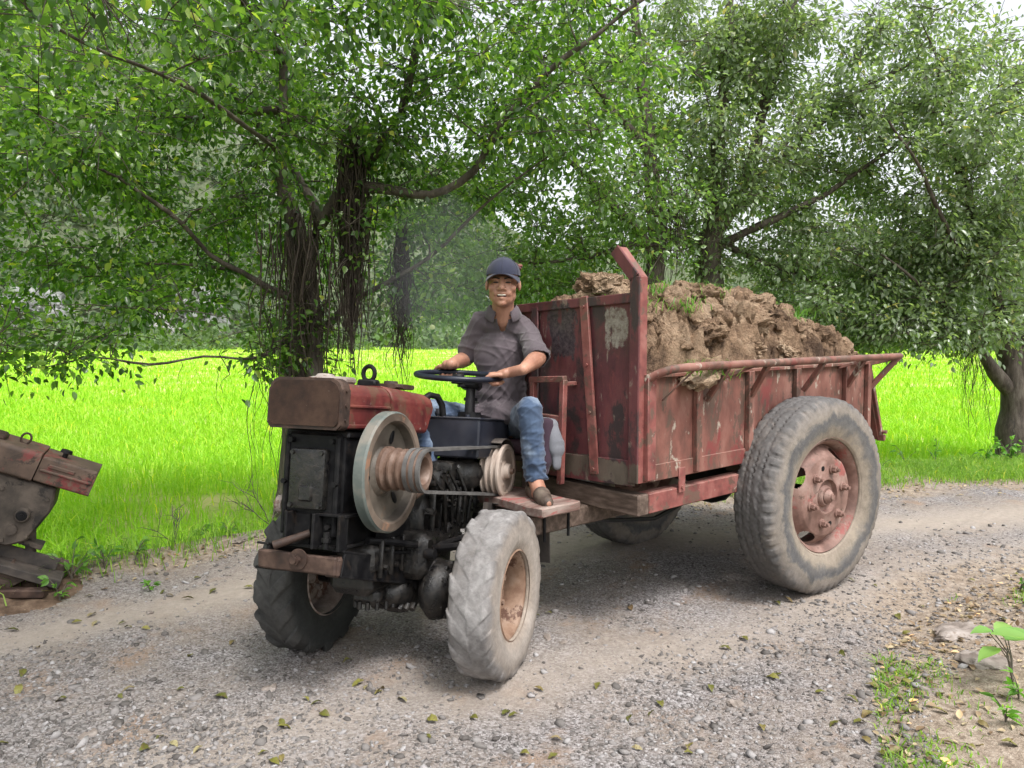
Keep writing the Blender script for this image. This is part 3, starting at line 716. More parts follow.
# ------------------------------------------------------------------ load of soil
def clod_mesh(name, r, seed, sub=4, rough=1.):
    t = bmesh.new(); bmesh.ops.create_icosphere(t, subdivisions=sub, radius=1)
    for v in t.verts:
        p = v.co.copy(); q = p+Vector((seed*3.1, seed*1.7, 0))
        cell = mnoise.voronoi(q*1.6)[0]
        k = 1+.35*mnoise.noise(q*1.1)+.30*(cell[1]-cell[0]-.3)*rough
        k += .17*mnoise.fractal(q*3.2, .65, 2.1, 6)*rough
        k -= .10*max(0, .35-abs(mnoise.noise(q*2.3+Vector((7, 3, 1)))))*rough*2
        v.co = Vector((p.x*r[0], p.y*r[1], p.z*r[2]))*k
        v.co += .010*mnoise.noise_vector(v.co*40)
    me = bpy.data.meshes.new(name); t.to_mesh(me); t.free(); me.shade_smooth(); me.set_sharp_from_angle(angle=R(38)); return me
# heap surface over the trailer bed
def heap_z(x, y):
    """height of the heap in trailer coordinates"""
    w = max(0, 1-((x+.50)/.60)**2)**.6
    ends = [(0.02, 1.46), (.12, 1.57), (.5, 1.64), (1.1, 1.64), (1.6, 1.57), (2.0, 1.45), (2.25, 1.28), (2.5, 1.10)]
    zz = np.interp(y, [e[0] for e in ends], [e[1] for e in ends])
    return 1.16+(zz-1.16)*w
nx, ny = 110, 250; V = []
for j in range(ny):
    for i in range(nx):
        x = -W_+.02+(W_-.04)*i/(nx-1); y = .04+2.22*j/(ny-1)
        q = Vector((x, y, 0)); c_ = mnoise.voronoi(q*6.5)[0]
        z = heap_z(x, y)+.15*(c_[1]-c_[0]-.25)+.055*mnoise.fractal(q*4, .7, 2, 5)+.035*mnoise.fractal(q*16, .6, 2, 5)-.05*max(0, .16-abs(mnoise.noise(q*7+Vector((2, 5, 1)))))*5
        V.append((x, y, z))
F = [(j*nx+i, j*nx+i+1, (j+1)*nx+i+1, (j+1)*nx+i) for j in range(ny-1) for i in range(nx-1)]
# skirt so the heap is solid down to the bed
b0 = len(V); edge = [i for i in range(nx)]+[j*nx+nx-1 for j in range(1, ny)]+[(ny-1)*nx+i for i in range(nx-2, -1, -1)]+[j*nx for j in range(ny-2, 0, -1)]
for e in edge: V.append((V[e][0], V[e][1], .80))
ne = len(edge)
for i in range(ne): F.append((edge[(i+1) % ne], edge[i], b0+i, b0+(i+1) % ne))
HEAP = empty('soil_heap', CTM @ Vector((-.5, 1.1, .80)), (0, 0, R(-49)), 'heap of dug brown earth with bits of grass filling the trailer', 'soil heap')
Vh = np.array(V)-np.array([-.5, 1.1, .80])
# smaller clods belong to the heap's own mesh surface
hm = np_mesh('heap', Vh, np.array(F), False)
g = G(); g.bm.from_mesh(hm)
for k in range(120):
    x = rnd.uniform(-.90, -.06); y = rnd.uniform(.12, 2.15); s_ = rnd.uniform(.02, .075)
    me = clod_mesh('c', (s_*rnd.uniform(.8, 1.4), s_*rnd.uniform(.8, 1.4), s_*rnd.uniform(.6, 1)), k*1.37, 3)
    M4 = Matrix.Translation(Vector((x, y, heap_z(x, y)+.02))-Vector((-.5, 1.1, .80))) @ Euler((rnd.random()*6, rnd.random()*6, rnd.random()*6)).to_matrix().to_4x4()
    me.transform(M4); g.bm.from_mesh(me); bpy.data.meshes.remove(me)
g.obj('earth', MAT['soil'], HEAP, 40)
clods = [((-.42, .20, 1.655), (.13, .10, .085)), ((-.12, .62, 1.41), (.13, .14, .09)), ((-.24, .30, 1.50), (.11, .13, .09)), ((-.36, .85, 1.60), (.17, .20, .11)), ((-.22, 1.12, 1.47), (.14, .18, .10)),
         ((-.50, .45, 1.60), (.14, .14, .09)), ((-.45, 1.45, 1.57), (.19, .24, .12)), ((-.18, 1.55, 1.42), (.14, .2, .10)), ((-.42, 1.92, 1.46), (.15, .19, .11)), ((-.20, 2.02, 1.32), (.13, .2, .075)),
         ((-.10, .98, 1.36), (.10, .13, .075)), ((-.06, 1.30, 1.32), (.09, .12, .07)), ((-.62, 1.15, 1.63), (.16, .2, .09)), ((-.28, 1.80, 1.40), (.12, .15, .09)), ((-.14, .32, 1.36), (.10, .12, .08)), ((-.30, .58, 1.55), (.12, .13, .09))]
for k, (p, r) in enumerate(clods):
    me = clod_mesh('soil_clod', r, k*2.3+.7, 5, 1.25)
    o = link('soil_clod', me, MAT['soil'], None, CTM @ Vector(p), (rnd.uniform(-.3, .3), rnd.uniform(-.3, .3), rnd.random()*6))
    tag(o, 'large lump of brown earth on top of the trailer load', 'clod', 'lumps of earth on the trailer')
tag(bpy.data.objects['soil_clod'], 'dark earth lump at the far front corner of the load, behind the bent post')
o = link('soil_clod', clod_mesh('soil_clod', (.11, .17, .075), 55, 5, 1.2), MAT['soil'], None, CTM @ Vector((-.20, 2.28, 1.265)), (0, 0, 2.1))
tag(o, 'low earth lump at the rear end of the load, just above the rail end', 'clod')

# ------------------------------------------------------------------ jacket on the seat side
g = G()
J = lambda x, y, z: CTM @ Vector((x, y, z))
g.cap(J(-.47, -.13, .99), J(-.455, -.17, .82), .04, .05); g.cap(J(-.54, -.13, .98), J(-.53, -.17, .82), .045, .05); g.cap(J(-.47, -.16, .84), J(-.44, -.18, .775), .045, .028)
me = remesh(g.mesh('jacket', 0), .008, 3); 
for v in me.vertices: v.co += .010*mnoise.noise_vector(Vector((v.co.x*18, v.co.y*18, v.co.z*6)))
me.shade_smooth()
jk = link('jacket', me, MAT['jacket_dark']); tag(jk, 'plum and pale grey jacket draped behind the driver against the trailer front', 'jacket')
g = G(); g.cap(J(-.455, -.115, .985), J(-.405, -.13, .87), .03, .04); g.cap(J(-.41, -.125, .90), J(-.395, -.14, .80), .036, .022); g.cap(J(-.50, -.115, .995), J(-.45, -.115, .99), .03, .03)
me = remesh(g.mesh('lining', 0), .007, 3)
for v in me.vertices: v.co += .009*mnoise.noise_vector(Vector((v.co.x*22, v.co.y*22, v.co.z*9)))
me.shade_smooth(); link('lining', me, MAT['jacket_pale'], jk)

# ------------------------------------------------------------------ broken second tractor at the left edge
B2 = empty('parked_tractor_engine', (-2.29, 4.22, .665), (0, R(23), R(24)), 'derelict rusty tractor engine tilted nose down on a mud bank at the left edge', 'tractor')
g = G()
g.prism(rrect(.0, .30, -.145, .0, .02, .012), (-.28, 0, 0), Y, Z, .28, .004)
g.prism(rrect(-.012, .31, -.150, .010, .03, .015), (-.95, 0, 0), Y, Z, .665, .005)
g.box((-.14, -.006, -.075), (.26, .014, .014), bev=.004); g.box((-.17, -.005, -.045), (.13, .010, .022), bev=.006)
g.fuzz(.005, 6)
MAT['hood_old'] = worn('mud_stained_hood', [(.045, .030, .022), (.085, .055, .040), (.13, .09, .065)], 4, spots=[((.15, .03, .028), .57, 3.2), ((.035, .024, .018), .58, 12)], dust=((.16, .12, .09), .4), bump=.3)
h2 = g.obj('hood', MAT['hood_old'], B2, 35)
g = G(); g.box((-.56, .10, .022), (.16, .10, .04), bev=.012); g.obj('tank_lid', MAT['rust'], h2)
g = G(); g.cyl((-.19, .12, -.0), (-.19, .12, .03), .014, seg=10); g.cyl((-.19, .12, .028), (-.19, .12, .044), .032, .028, 16); g.obj('filler_cap', MAT['black'], h2)
g = G(); g.tube([(-.40+.024*math.sin(a), .13, .038+.03*math.cos(a)) for a in np.linspace(0, 2*math.pi, 15)], .006, 8, cap=False); g.obj('lifting_eye', MAT['rust'], h2)
g = G()
MAT['dirtyblack'] = worn('mud_caked_engine', [(.030, .024, .019), (.058, .046, .037), (.10, .08, .064)], 7, bump=.6, spots=((.018, .015, .013), .58, 9))
g.prism([(-.72, -.155), (-.16, -.155), (-.14, -.28), (-.19, -.47), (-.27, -.52), (-.60, -.52), (-.72, -.45)], (0, .02, 0), X, Z, -.26, .012)
g.cyl((-.26, .03, -.335), (-.26, -.012, -.335), .042, .038, 20, bev=.005); g.cyl((-.28, .03, -.425), (-.28, .0, -.425), .028, seg=14)
for x, z in ((-.18, -.22), (-.2, -.44), (-.30, -.49), (-.55, -.49), (-.40, -.23), (-.58, -.26)): g.cyl((x, .02, z), (x, .004, z), .010, seg=6)
g.box((-.60, .012, -.30), (.06, .02, .02), (0, R(-30), 0)); g.box((-.585, .012, -.345), (.05, .02, .016), (0, R(-40), 0)); g.cyl((-.63, .02, -.26), (-.63, .0, -.26), .013, seg=10)
g.cyl((-.20, .15, -.44), (-.14, .15, -.60), .028, seg=12); g.box((-.17, .14, -.50), (.12, .10, .03))
g.fuzz(.006, 9); e2 = g.obj('engine_block', MAT['dirtyblack'], B2, 40)
g = G(); g.cyl((-.26, -.012, -.335), (-.26, -.02, -.335), .028, .022, 16); g.cyl((-.26, -.018, -.335), (-.26, -.024, -.335), .012, seg=10); g.obj('crank_port', MAT['black'], e2)
g = G(); g.bar((-.95, .13, -.60), (.045, .13, -.64), .30, .05, bev=.006); g.bar((-.95, .13, -.56), (.0, .13, -.575), .02, .07); g.fuzz(.007, 10); g.obj('chassis_beam', MAT['darkplate'], B2, 40)
g = G(); g.bar((-.17, .10, -.64), (-.335, .10, -.81), .10, .12); g.bar((-.10, .14, -.64), (-.28, .14, -.82), .03, .03); g.fuzz(.004, 8); g.obj('prop_leg', MAT['wood'], B2, 40)
g = G(); g.lathe([(0, 0), (.21, 0), (.225, .01), (.225, .06), (.20, .07), (.185, .05), (.06, .04), (0, .04)], (-.80, -.09, -.42), (0, -1, 0), 48); g.obj('flywheel', MAT['pulley'], B2, 40)
# ------------------------------------------------------------------ the driver
def up_px(px, py, Yd):
    """the point at depth Yd that the photograph shows at this pixel (used to measure where things stand)"""
    a = math.atan(54/770); ca_, sa_ = math.cos(a), math.sin(a); X_ = (px-512)/770; U = (384-py)/770
    t = Yd/(ca_+U*sa_); return (X_*t, Yd, 1.45+t*(-sa_+U*ca_))
PR = Vector(up_px(498, 425, 4.05))
MAN = empty('person', PR, (0, 0, 0), 'smiling man in navy cap, mauve polo and faded jeans, sitting at the steering wheel', 'person')
def V3(*a): return Vector(up_px(*a))-PR
hipL, hipR = V3(520, 423, 4.02), V3(478, 423, 4.04)
kneeL, kneeR = V3(530, 409, 3.62), V3(430, 411, 3.72)
ankL, ankR = V3(535, 479, 3.63), V3(424, 482, 3.58)
shL, shR = V3(527, 330, 3.99), V3(480, 321, 4.01)
elL, elR = V3(538, 358, 3.76), V3(466, 359, 4.10)
wrL, wrR = V3(523, 369.5, 3.60), V3(451, 364, 3.88)
neck = V3(503, 308.5, 3.975); HC = V3(503, 284.5, 3.92)
# head frame
hf = Vector((-.05, -1, .03)).normalized(); hl = Vector((1, -.05, -.02)); hl = (hl-hf*hl.dot(hf)).normalized(); hu = hl.cross(hf)*-1
if hu.z < 0: hu = -hu
HM = Matrix((hl, -hf, hu)).transposed()          # local x = his left, local y = back, local z = up
def H(x, f, u): return HC+HM @ Vector((x, -f, u))
hs = 1.0
g = G()
def hb(x, f, u, r): g.ball(H(x, f, u), r, HM, 3)
hb(0, -.012, .035, (.079, .094, .092)); hb(0, .03, -.035, (.068, .060, .078)); hb(0, .034, -.070, (.058, .052, .046)); hb(0, .066, -.098, (.024, .020, .018))
for s in (-1, 1):
    hb(.046*s, .054, -.024, (.024, .024, .024)); hb(.083*s, -.014, -.004, (.009, .016, .029)); hb(.016*s, .092, -.030, (.011, .010, .009))
    hb(.050*s, .02, -.058, (.018, .04, .030)); hb(.030*s, .072, -.048, (.016, .016, .020))
    g.cap(H(.004*s, .084, .026), H(.048*s, .070, .022), .011, .009)
    hb(.031*s, .078, .004, (.016, .009, .009))
g.cap(H(0, .086, .014), H(0, .106, -.024), .010, .0145)
g.cap(H(-.026, .078, -.053), H(0, .090, -.050), .006, .007); g.cap(H(.026, .078, -.053), H(0, .090, -.050), .006, .007)
g.cap(H(-.024, .074, -.066), H(0, .084, -.076), .006, .008); g.cap(H(.024, .074, -.066), H(0, .084, -.076), .006, .008)
# neck, chest, arms, hands, legs, feet: one surface
g.cap(neck+Vector((0, .015, -.05)), H(0, -.012, -.055), .060, .054)
chest = V3(503, 357, 4.03); belly = V3(500, 392, 4.05); pel = V3(499, 420, 4.05)
g.ball(chest, (.140, .092, .15)); g.ball(belly, (.135, .095, .14)); g.ball(pel, (.155, .11, .11))
g.cap(shR, shL, .038); g.cap(neck+Vector((-.03, .015, -.05)), shR, .028, .036); g.cap(neck+Vector((.03, .015, -.05)), shL, .028, .036)
def limb(a, b, c, r): g.cap(a, b, r[0], r[1]); m = b.lerp(c, .28); g.cap(b, m, r[1], r[2]); g.cap(m, c, r[2], r[3])
limb(shL, elL, wrL, (.040, .041, .043, .027)); limb(shR, elR, wrR, (.040, .041, .043, .027))
limb(hipL, kneeL, ankL, (.074, .050, .046, .036)); limb(hipR, kneeR, ankR, (.074, .050, .046, .036))
def finger(pts, r): 
    for a, b in zip(pts, pts[1:]): g.cap(a, b, r, r*.94)
# left hand closes round the right end of the rim; right hand rests over the far left of it
WC = TRM @ swc; wm = TRM.to_3x3() @ swm
def hand(wr, ang, flip, pitch=0):
    c = WC+wm @ Vector((.205*math.cos(ang), .205*math.sin(ang), 0))-PR       # grip centre on the rim
    tan = (wm @ Vector((-math.sin(ang), math.cos(ang), 0))).normalized()*flip   # along the rim, index -> little finger
    out = (wr-c).normalized(); out = (out-tan*out.dot(tan)).normalized()         # from the rim to the wrist
    up = out.cross(tan); up = up if up.z > 0 else -up
    kn = c+out*.036+up*.014
    g.cap(wr, c+out*.05+up*.012, .027, .024)
    g.cap(c+out*.055+up*.010-tan*.022, kn-tan*.026, .024, .020); g.cap(c+out*.055+up*.008+tan*.022, kn+tan*.028, .023, .018)
    g.cap(c+out*.055+up*.010, kn, .024, .020)
    for k, (L, r) in enumerate(((.92, .0108), (1., .0112), (.96, .0108), (.8, .0097))):
        o = tan*(-.035+.0235*k)
        p0 = kn+o; p1 = c-out*.012*L+up*.0285+o*1.02; p2 = c-out*.030*L+up*.004+o*1.03; p3 = c-out*.014-up*.022*L+o*1.02; p4 = c+out*.008-up*.026*L+o*1.0
        finger([p0, p1, p2, p3, p4][:5], r)
    t0 = c+out*.058-tan*.022; finger([t0, c+out*.034-tan*.050+up*.012, c+out*.006-tan*.062+up*.020, c-out*.020-tan*.066+up*.017], .0112)
    return c
cL = hand(wrL, R(-2), 1); cR = hand(wrR, R(128), -1)
def foot(ank, d):
    d = Vector(d).normalized(); heel = ank+Vector((0, 0, -.065))-d*.03; toe = ank+d*.175+Vector((0, 0, -.078)); mid = ank+d*.075+Vector((0, 0, -.055))
    g.cap(ank, mid, .037, .036); g.cap(mid, toe, .036, .022); g.cap(heel, mid, .032, .034)
fdL, fdR = Vector((.30, -.95, 0)), Vector((-.3, -1, 0))
foot(ankL, fdL); foot(ankR, fdR)
bm_ = remesh(g.mesh('body', 0), .0042, 3, .5)
bm_.shade_smooth()
body = link('body', bm_, MAT['skin'], MAN)
# face details
g = G()
g.ball(H(0, .0800, -.0620), (.027, .0085, .0115), HM, 3); g.obj('mouth', MAT['mouth'], body)
g = G(); g.ball(H(0, .0850, -.0585), (.021, .0068, .0050), HM, 3); g.obj('teeth', MAT['teeth'], body)
for s in (-1, 1):
    g = G(); g.ball(H(.031*s, .0860, .0030), (.0145, .0040, .0042), HM, 3); g.obj('eye', MAT['eye'], body)
    g = G(); g.cap(H(.014*s, .092, .0215), H(.034*s, .088, .0260), .0035, .003); g.cap(H(.034*s, .088, .026), H(.050*s, .077, .022), .003, .002); g.obj('eyebrow', MAT['hair'], body)
# hair below the cap
g = G(); g.ball(H(0, -.018, .030), (.0825, .092, .088), HM, 4)
for v in list(g.bm.verts):
    q = HM.transposed() @ (v.co-HC)
    if q.z < -.045 or (-q.y > .025 and q.z < .045) or (-q.y > -.012 and q.z < -.005): g.bm.verts.remove(v)
g.obj('hair', MAT['hair'], MAN, 80)
# cap
g = G(); g.ball(H(0, -.010, .045), (.0875, .103, .092), HM, 4)
for v in list(g.bm.verts):
    q = HM.transposed() @ (v.co-HC)
    if q.z < .036+.10*max(0, q.y)*-.15: g.bm.verts.remove(v)
g.ball(H(0, -.01, .1375), (.008, .008, .005), HM, 2)
for k in range(6):
    a = k*math.pi/3
    g.tube([H(.0882*math.sin(b)*math.sin(a), -.010+.1037*math.sin(b)*math.cos(a), .045+.0925*math.cos(b)) for b in np.linspace(.1, 1.6, 12)], .0013, 5)
capo = g.obj('cap', MAT['capcloth'], MAN, 80)
g = G(); n = 24; rows = []
for thick in (0, -.004):
    for j in range(7):
        t = j/6; row = []
        for i in range(n+1):
            a = R(-78+156*i/n); x = math.sin(a)*(.087+.002*t); f = -.010+math.cos(a)*.102+t*(.066*math.cos(a*.98)**1.0)
            u = .047-.006*t-.036*(math.sin(a)**2)*(.40+.60*t)+thick
            row.append(g.bm.verts.new(H(x, f, u)))
        rows.append(row)
for s in (0, 7):
    for j in range(6):
        for i in range(n): g.bm.faces.new((rows[s+j][i], rows[s+j][i+1], rows[s+j+1][i+1], rows[s+j+1][i]))
for i in range(n): g.bm.faces.new((rows[6][i], rows[6][i+1], rows[13][i+1], rows[13][i]))
g.obj('brim', MAT['capcloth'], capo, 50)
# polo shirt
g = G()
e = .013
g.ball(chest, (.140+e, .094+e, .16), None, 3); g.ball(belly, (.135+e, .100+e, .17), None, 3); g.ball(pel+Vector((0, -.005, .035)), (.160+e, .120+e, .085), None, 3)
g.cap(chest+Vector((0, 0, .03)), belly, .112, .118)
g.cap(shR, shL, .054); g.cap(neck+Vector((-.04, .015, -.030)), shR, .040, .050); g.cap(neck+Vector((.04, .015, -.030)), shL, .040, .050)
g.cap(neck+Vector((0, .02, -.06)), neck+Vector((0, .018, -.012)), .070, .066)
slL, slR = shL.lerp(elL, .95), shR.lerp(elR, .85)
g.cap(shL, slL, .053, .063); g.cap(shR, slR, .053, .060)
g.ball(pel+Vector((0, -.10, .045)), (.150, .11, .07), None, 3); g.ball(pel+Vector((.09, -.12, .05)), (.08, .12, .055), None, 3)
sm = remesh(g.mesh('shirt', 0), .0052, 20, .6)
g = G(); g.bm.from_mesh(sm)
dl, dr = (elL-shL).normalized(), (elR-shR).normalized()
for v in g.bm.verts:
    p = v.co; z = p.z+PR.z
    fold = 0
    for fr, dx, dz, sd in ((16, .9, .45, 1), (24, -.8, .6, 5), (20, .25, 1., 9)):
        q = p.x*dx+p.z*dz+.25*p.y
        nz = mnoise.noise(Vector((q*fr, (p.z*dx-p.x*dz)*fr*.28, p.y*3+sd))); fold += (max(0, 1-abs(nz)*3.0)**1.5-.35)*.5
    low = .7+.9*max(0, min(1, (1.25-z)/.2))
    v.co += v.normal*(.013*fold*low)
kill = []
for v in g.bm.verts:
    p = v.co; r = p-neck; z = p.z+PR.z
    if r.z > -.022+.25*r.y and math.hypot(r.x, r.y-.010) < .064: kill.append(v); continue
    if r.y < -.02 and -.135 < r.z < .03 and abs(r.x+.003) < .042*(1+r.z/.135)+.003: kill.append(v); continue
    if (p-slL).dot(dl) > .030 and (p-slL).length < .13: kill.append(v); continue
    if (p-slR).dot(dr) > .030 and (p-slR).length < .13: kill.append(v); continue
    if z < pel.z+PR.z-.03: kill.append(v)
bmesh.ops.delete(g.bm, geom=kill, context='VERTS')
for _ in range(3): bmesh.ops.smooth_vert(g.bm, verts=[v for v in g.bm.verts if v.is_boundary], factor=.5, use_axis_x=True, use_axis_y=True, use_axis_z=True)
shirt = g.obj('shirt', MAT['shirt'], MAN, 80)
sol = shirt.modifiers.new('t', 'SOLIDIFY'); sol.thickness = .004; sol.offset = -1
# collar
g = G()
def colpt(a, h, o=0):
    f = max(0, -math.cos(a)); x = .066*math.sin(a); y = .062*math.cos(a)
    return neck+Vector((x*(1+o), .012+y*(1+o), -.004+h-.034*f))
n = 22; A = [R(-152+304*i/n) for i in range(n+1)]
inn = [g.bm.verts.new(colpt(a, -.004)) for a in A]; top = [g.bm.verts.new(colpt(a, .024, .03)) for a in A]
mid_ = [g.bm.verts.new(colpt(a, .012, .22)) for a in A]
out = [g.bm.verts.new(colpt(a, -.018-.022*max(0, -math.cos(a)), .44+.20*max(0, -math.cos(a)))) for a in A]
for i in range(n):
    for A_, B_ in ((inn, top), (top, mid_), (mid_, out)): g.bm.faces.new((A_[i], A_[i+1], B_[i+1], B_[i]))
col = g.obj('collar', MAT['shirt'], shirt, 80); sol = col.modifiers.new('t', 'SOLIDIFY'); sol.thickness = .004
# jeans
g = G()
g.ball(pel+Vector((0, 0, .0)), (.165, .122, .105), None, 3)
for h_, k_, a_ in ((hipL, kneeL, ankL), (hipR, kneeR, ankR)):
    g.cap(h_, k_, .086, .061); m = k_.lerp(a_, .35); g.cap(k_, m, .061, .057); g.cap(m, a_+Vector((0, 0, .012)), .057, .054)
jm = remesh(g.mesh('jeans', 0), .0055, 4, .5)
g = G(); g.bm.from_mesh(jm)
for v in g.bm.verts:
    p = v.co; k = 0
    for fr, dx, dz, sd in ((20, .5, .9, 1), (30, -.6, .9, 5), (26, .1, 1., 9)):
        q = p.x*dx+p.z*dz+.3*p.y; nz = mnoise.noise(Vector((q*fr, (p.z*dx-p.x*dz)*fr*.3, p.y*5+sd))); k += (max(0, 1-abs(nz)*3.0)**1.5-.35)*.5
    low = .55+1.1*max(0, min(1, (.92-(p.z+PR.z))/.2)); v.co += v.normal*(.012*k*low)
kill = [v for v in g.bm.verts if min((v.co-ankL).length, (v.co-ankR).length) < .12 and v.co.z+PR.z < .735]
bmesh.ops.delete(g.bm, geom=kill, context='VERTS')
jo = g.obj('jeans', MAT['jeans'], MAN, 80); sol = jo.modifiers.new('t', 'SOLIDIFY'); sol.thickness = .004; sol.offset = -1
# sandals
for ank, d in ((ankL, fdL), (ankR, fdR)):
    d = d.normalized(); s_ = Vector((-d.y, d.x, 0)); base = ank+Vector((0, 0, -.108))
    P = [(-.065, 0), (-.055, .030), (0, .036), (.08, .040), (.15, .046), (.19, .038), (.212, .01), (.212, -.01), (.19, -.036), (.15, -.042), (.08, -.034), (0, -.034), (-.055, -.030)]
    g = G(); g.prism(P, base-Vector((0, 0, .016)), d, s_, .026, .004); sd = g.obj('sandal', MAT['sole'], MAN, 40)
    g = G(); mid = ank+d*.085+Vector((0, 0, -.060)); toe = ank+d*.165+Vector((0, 0, -.078)); heel = ank+Vector((0, 0, -.060))-d*.035
    g.cap(mid+d*.01, toe, .043, .031); g.cap(heel, heel+d*.05, .038, .040)
    um = remesh(g.mesh('upper', 0), .006, 2); g = G(); g.bm.from_mesh(um)
    bmesh.ops.delete(g.bm, geom=[v for v in g.bm.verts if v.co.z < base.z+.002 or (v.co-ank).dot(d) < .02 and v.co.z > ank.z-.035], context='VERTS')
    g.obj('upper', MAT['shoe'], sd, 80)
# ------------------------------------------------------------------ lie of the land
FEx = np.array([-14, -9, -4.5, -2.75, -1.79, -.9, .3, 1.5, 4.65, 9, 16.]); FEy = np.array([-5, -1., 2.5, 4.1, 4.95, 5.5, 5.85, 6.15, 6.95, 8.0, 10.])
NEx = np.array([.9, 1.0, 1.22, 1.58, 2.36, 3.04, 5, 9, 16.]); NEy = np.array([-9, 1.0, 2.46, 3.3, 4.05, 4.48, 5.4, 7.0, 9.])
def FE(x): return np.interp(x, FEx, FEy)
def NE(x): return np.interp(x, NEx, NEy)
_wv = rng.normal(size=(40, 2)); _ph = rng.uniform(0, 6.28, 40)
def sn(x, y, fr, seed=0, n=7):
    r = 0
    for i in range(n):
        k = (i+seed*5) % 40; r = r+np.sin((_wv[k, 0]*x+_wv[k, 1]*y)*fr*(.6+.15*i)+_ph[k])
    return r/n**.5
def stp(a, b, x): t = np.clip((x-a)/(b-a), 0, 1); return t*t*(3-2*t)
FIELD = -.30
def gz(x, y):
    x = np.asarray(x, float); y = np.asarray(y, float)
    fe = (y-FE(x))*.8; ne = (NE(x)-y)*.75
    z = .010*sn(x, y, 1.3, 1)+.006*sn(x, y, 5, 2)+.004*sn(x, y, 14, 3)+.0025*sn(x, y, 40, 4)
    z = z+.03*stp(3.8, 5.2, y)
    wid = .25+.55*stp(0, 2, x)
    z = z+stp(-.1, .15, fe)*.03-(.36)*stp(wid, wid+.45, fe)
    z = z+stp(-.05, .35, ne)*.05*(1+sn(x, y, 6, 5)*.4)-.15*stp(.75, 1.5, ne)
    return z
# far field end, hills
st = .034; xs = np.arange(-7.5, 9.5, st); ys = np.arange(-.6, 9.6, st); nx, ny = len(xs), len(ys)
GX, GY = np.meshgrid(xs, ys); GZ = gz(GX, GY)
V = np.stack([GX, GY, GZ], -1).reshape(-1, 3)
I = (np.arange(ny-1)[:, None]*nx+np.arange(nx-1)[None, :]).ravel()
keep = ((GY-FE(GX))*.8 < 1.6)[:-1, :-1].ravel(); I = I[keep]
F = np.stack([I, I+1, I+nx+1, I+nx], -1)
me = np_mesh('gravel_road', V, F, True)
fe = ((GY-FE(GX))*.8).ravel(); ne = ((NE(GX)-GY)*.75).ravel()
nn = (.10*sn(GX, GY, 4, 6)+.06*sn(GX, GY, 12, 1)).ravel()
verge = np.maximum(stp(-.12, .12, fe+nn), stp(-.25, .12, ne+nn*1.6))
# the packed wheel track: a dusty band with little loose stone
tr_y = np.interp(GX, [-9, -2.4, -1.3, .3, 2, 5, 9], [-2.2, 3.55, 4.35, 5.0, 5.3, 6.1, 7.3])
track = np.exp(-((GY-tr_y)/.33)**2)
tr2 = np.interp(GX, [-9, -2.4, -.5, 1.0, 2.5, 5, 9], [-4.4, 1.6, 2.9, 3.5, 4.55, 5.35, 6.6])
track = np.clip(np.maximum(track, .55*np.exp(-((GY-tr2)/.28)**2)).ravel()+nn*.8, 0, 1)
for nme, dat in (('verge', verge), ('track', track)):
    a = me.attributes.new(nme, 'FLOAT', 'POINT'); a.data.foreach_set('value', dat.astype(np.float32))
k = NT('gravel_road'); c = k.coord('Object')
def attr(nm): x = k.n('ShaderNodeAttribute'); x.attribute_name = nm; return x.outputs['Fac']
nA = k.noise(c, 1.6, 6, .6); nB = k.noise(c, 26, 8, .75); nC = k.noise(c, 110, 5, .7)
vor = k.n('ShaderNodeTexVoronoi'); k.l(c, vor.inputs['Vector']); vor.inputs['Scale'].default_value = 120; vor.inputs['Randomness'].default_value = 1
sepc = k.n('ShaderNodeSeparateColor'); k.l(vor.outputs['Color'], sepc.inputs[0])
grav = k.ramp(sepc.outputs[0], [(0, (.072, .064, .062)), (.45, (.175, .160, .156)), (1, (.345, .325, .325))])
dirt = k.ramp(nB, [(.36, (.135, .103, .082)), (.5, (.215, .175, .142)), (.64, (.30, .258, .215))])
base = k.mix(k.ramp(nA, [(.40, .0), (.62, .7)]), grav, dirt)
base = k.mix(k.ramp(k.noise(c, 3.1, 5, .6), [(.56, 0.), (.68, .55)]), base, (.25, .16, .10))
base = k.mix(k.math('MULTIPLY', attr('track'), .95), base, k.mix(.6, dirt, (.36, .315, .27)))
vg = k.ramp(nB, [(.37, (.15, .115, .085)), (.5, (.25, .20, .155)), (.63, (.34, .29, .235))])
base = k.mix(attr('verge'), base, vg)
hgt = k.math('ADD', k.math('MULTIPLY', nB, .8), k.math('MULTIPLY', k.math('SUBTRACT', 1., vor.outputs['Distance']), k.math('SUBTRACT', .5, k.math('MULTIPLY', attr('track'), .35))))
hgt = k.math('ADD', hgt, k.math('MULTIPLY', nC, .3))
MAT['road'] = k.done(k.bsdf(base, .92, 0, k.bump(hgt, .75, .012), .2))
road = link('gravel_road', me, MAT['road']); tag(road, kind='structure')

def smat(name, ramp, sc, bump=.5, dist=.05, second=None):
    k = NT(name); c = k.coord('Object'); n = k.noise(c, sc, 9, .7); col = k.ramp(n, ramp)
    if second: col = k.mix(k.ramp(k.noise(c, second[1], 8, .65), [(second[2], 0.), (second[2]+.12, 1.)]), col, second[0])
    return k.done(k.bsdf(col, .95, 0, k.bump(n, bump, dist), .15))
# ground sheet out to the horizon
me = np_mesh('ground', [(-1500, -1500, -.42), (1500, -1500, -.42), (1500, 1500, -.42), (-1500, 1500, -.42)], [(0, 1, 2, 3)])
tag(link('ground', me, smat('far_ground', [(.3, (.10, .13, .05)), (.7, (.16, .18, .08))], .3)), kind='structure')
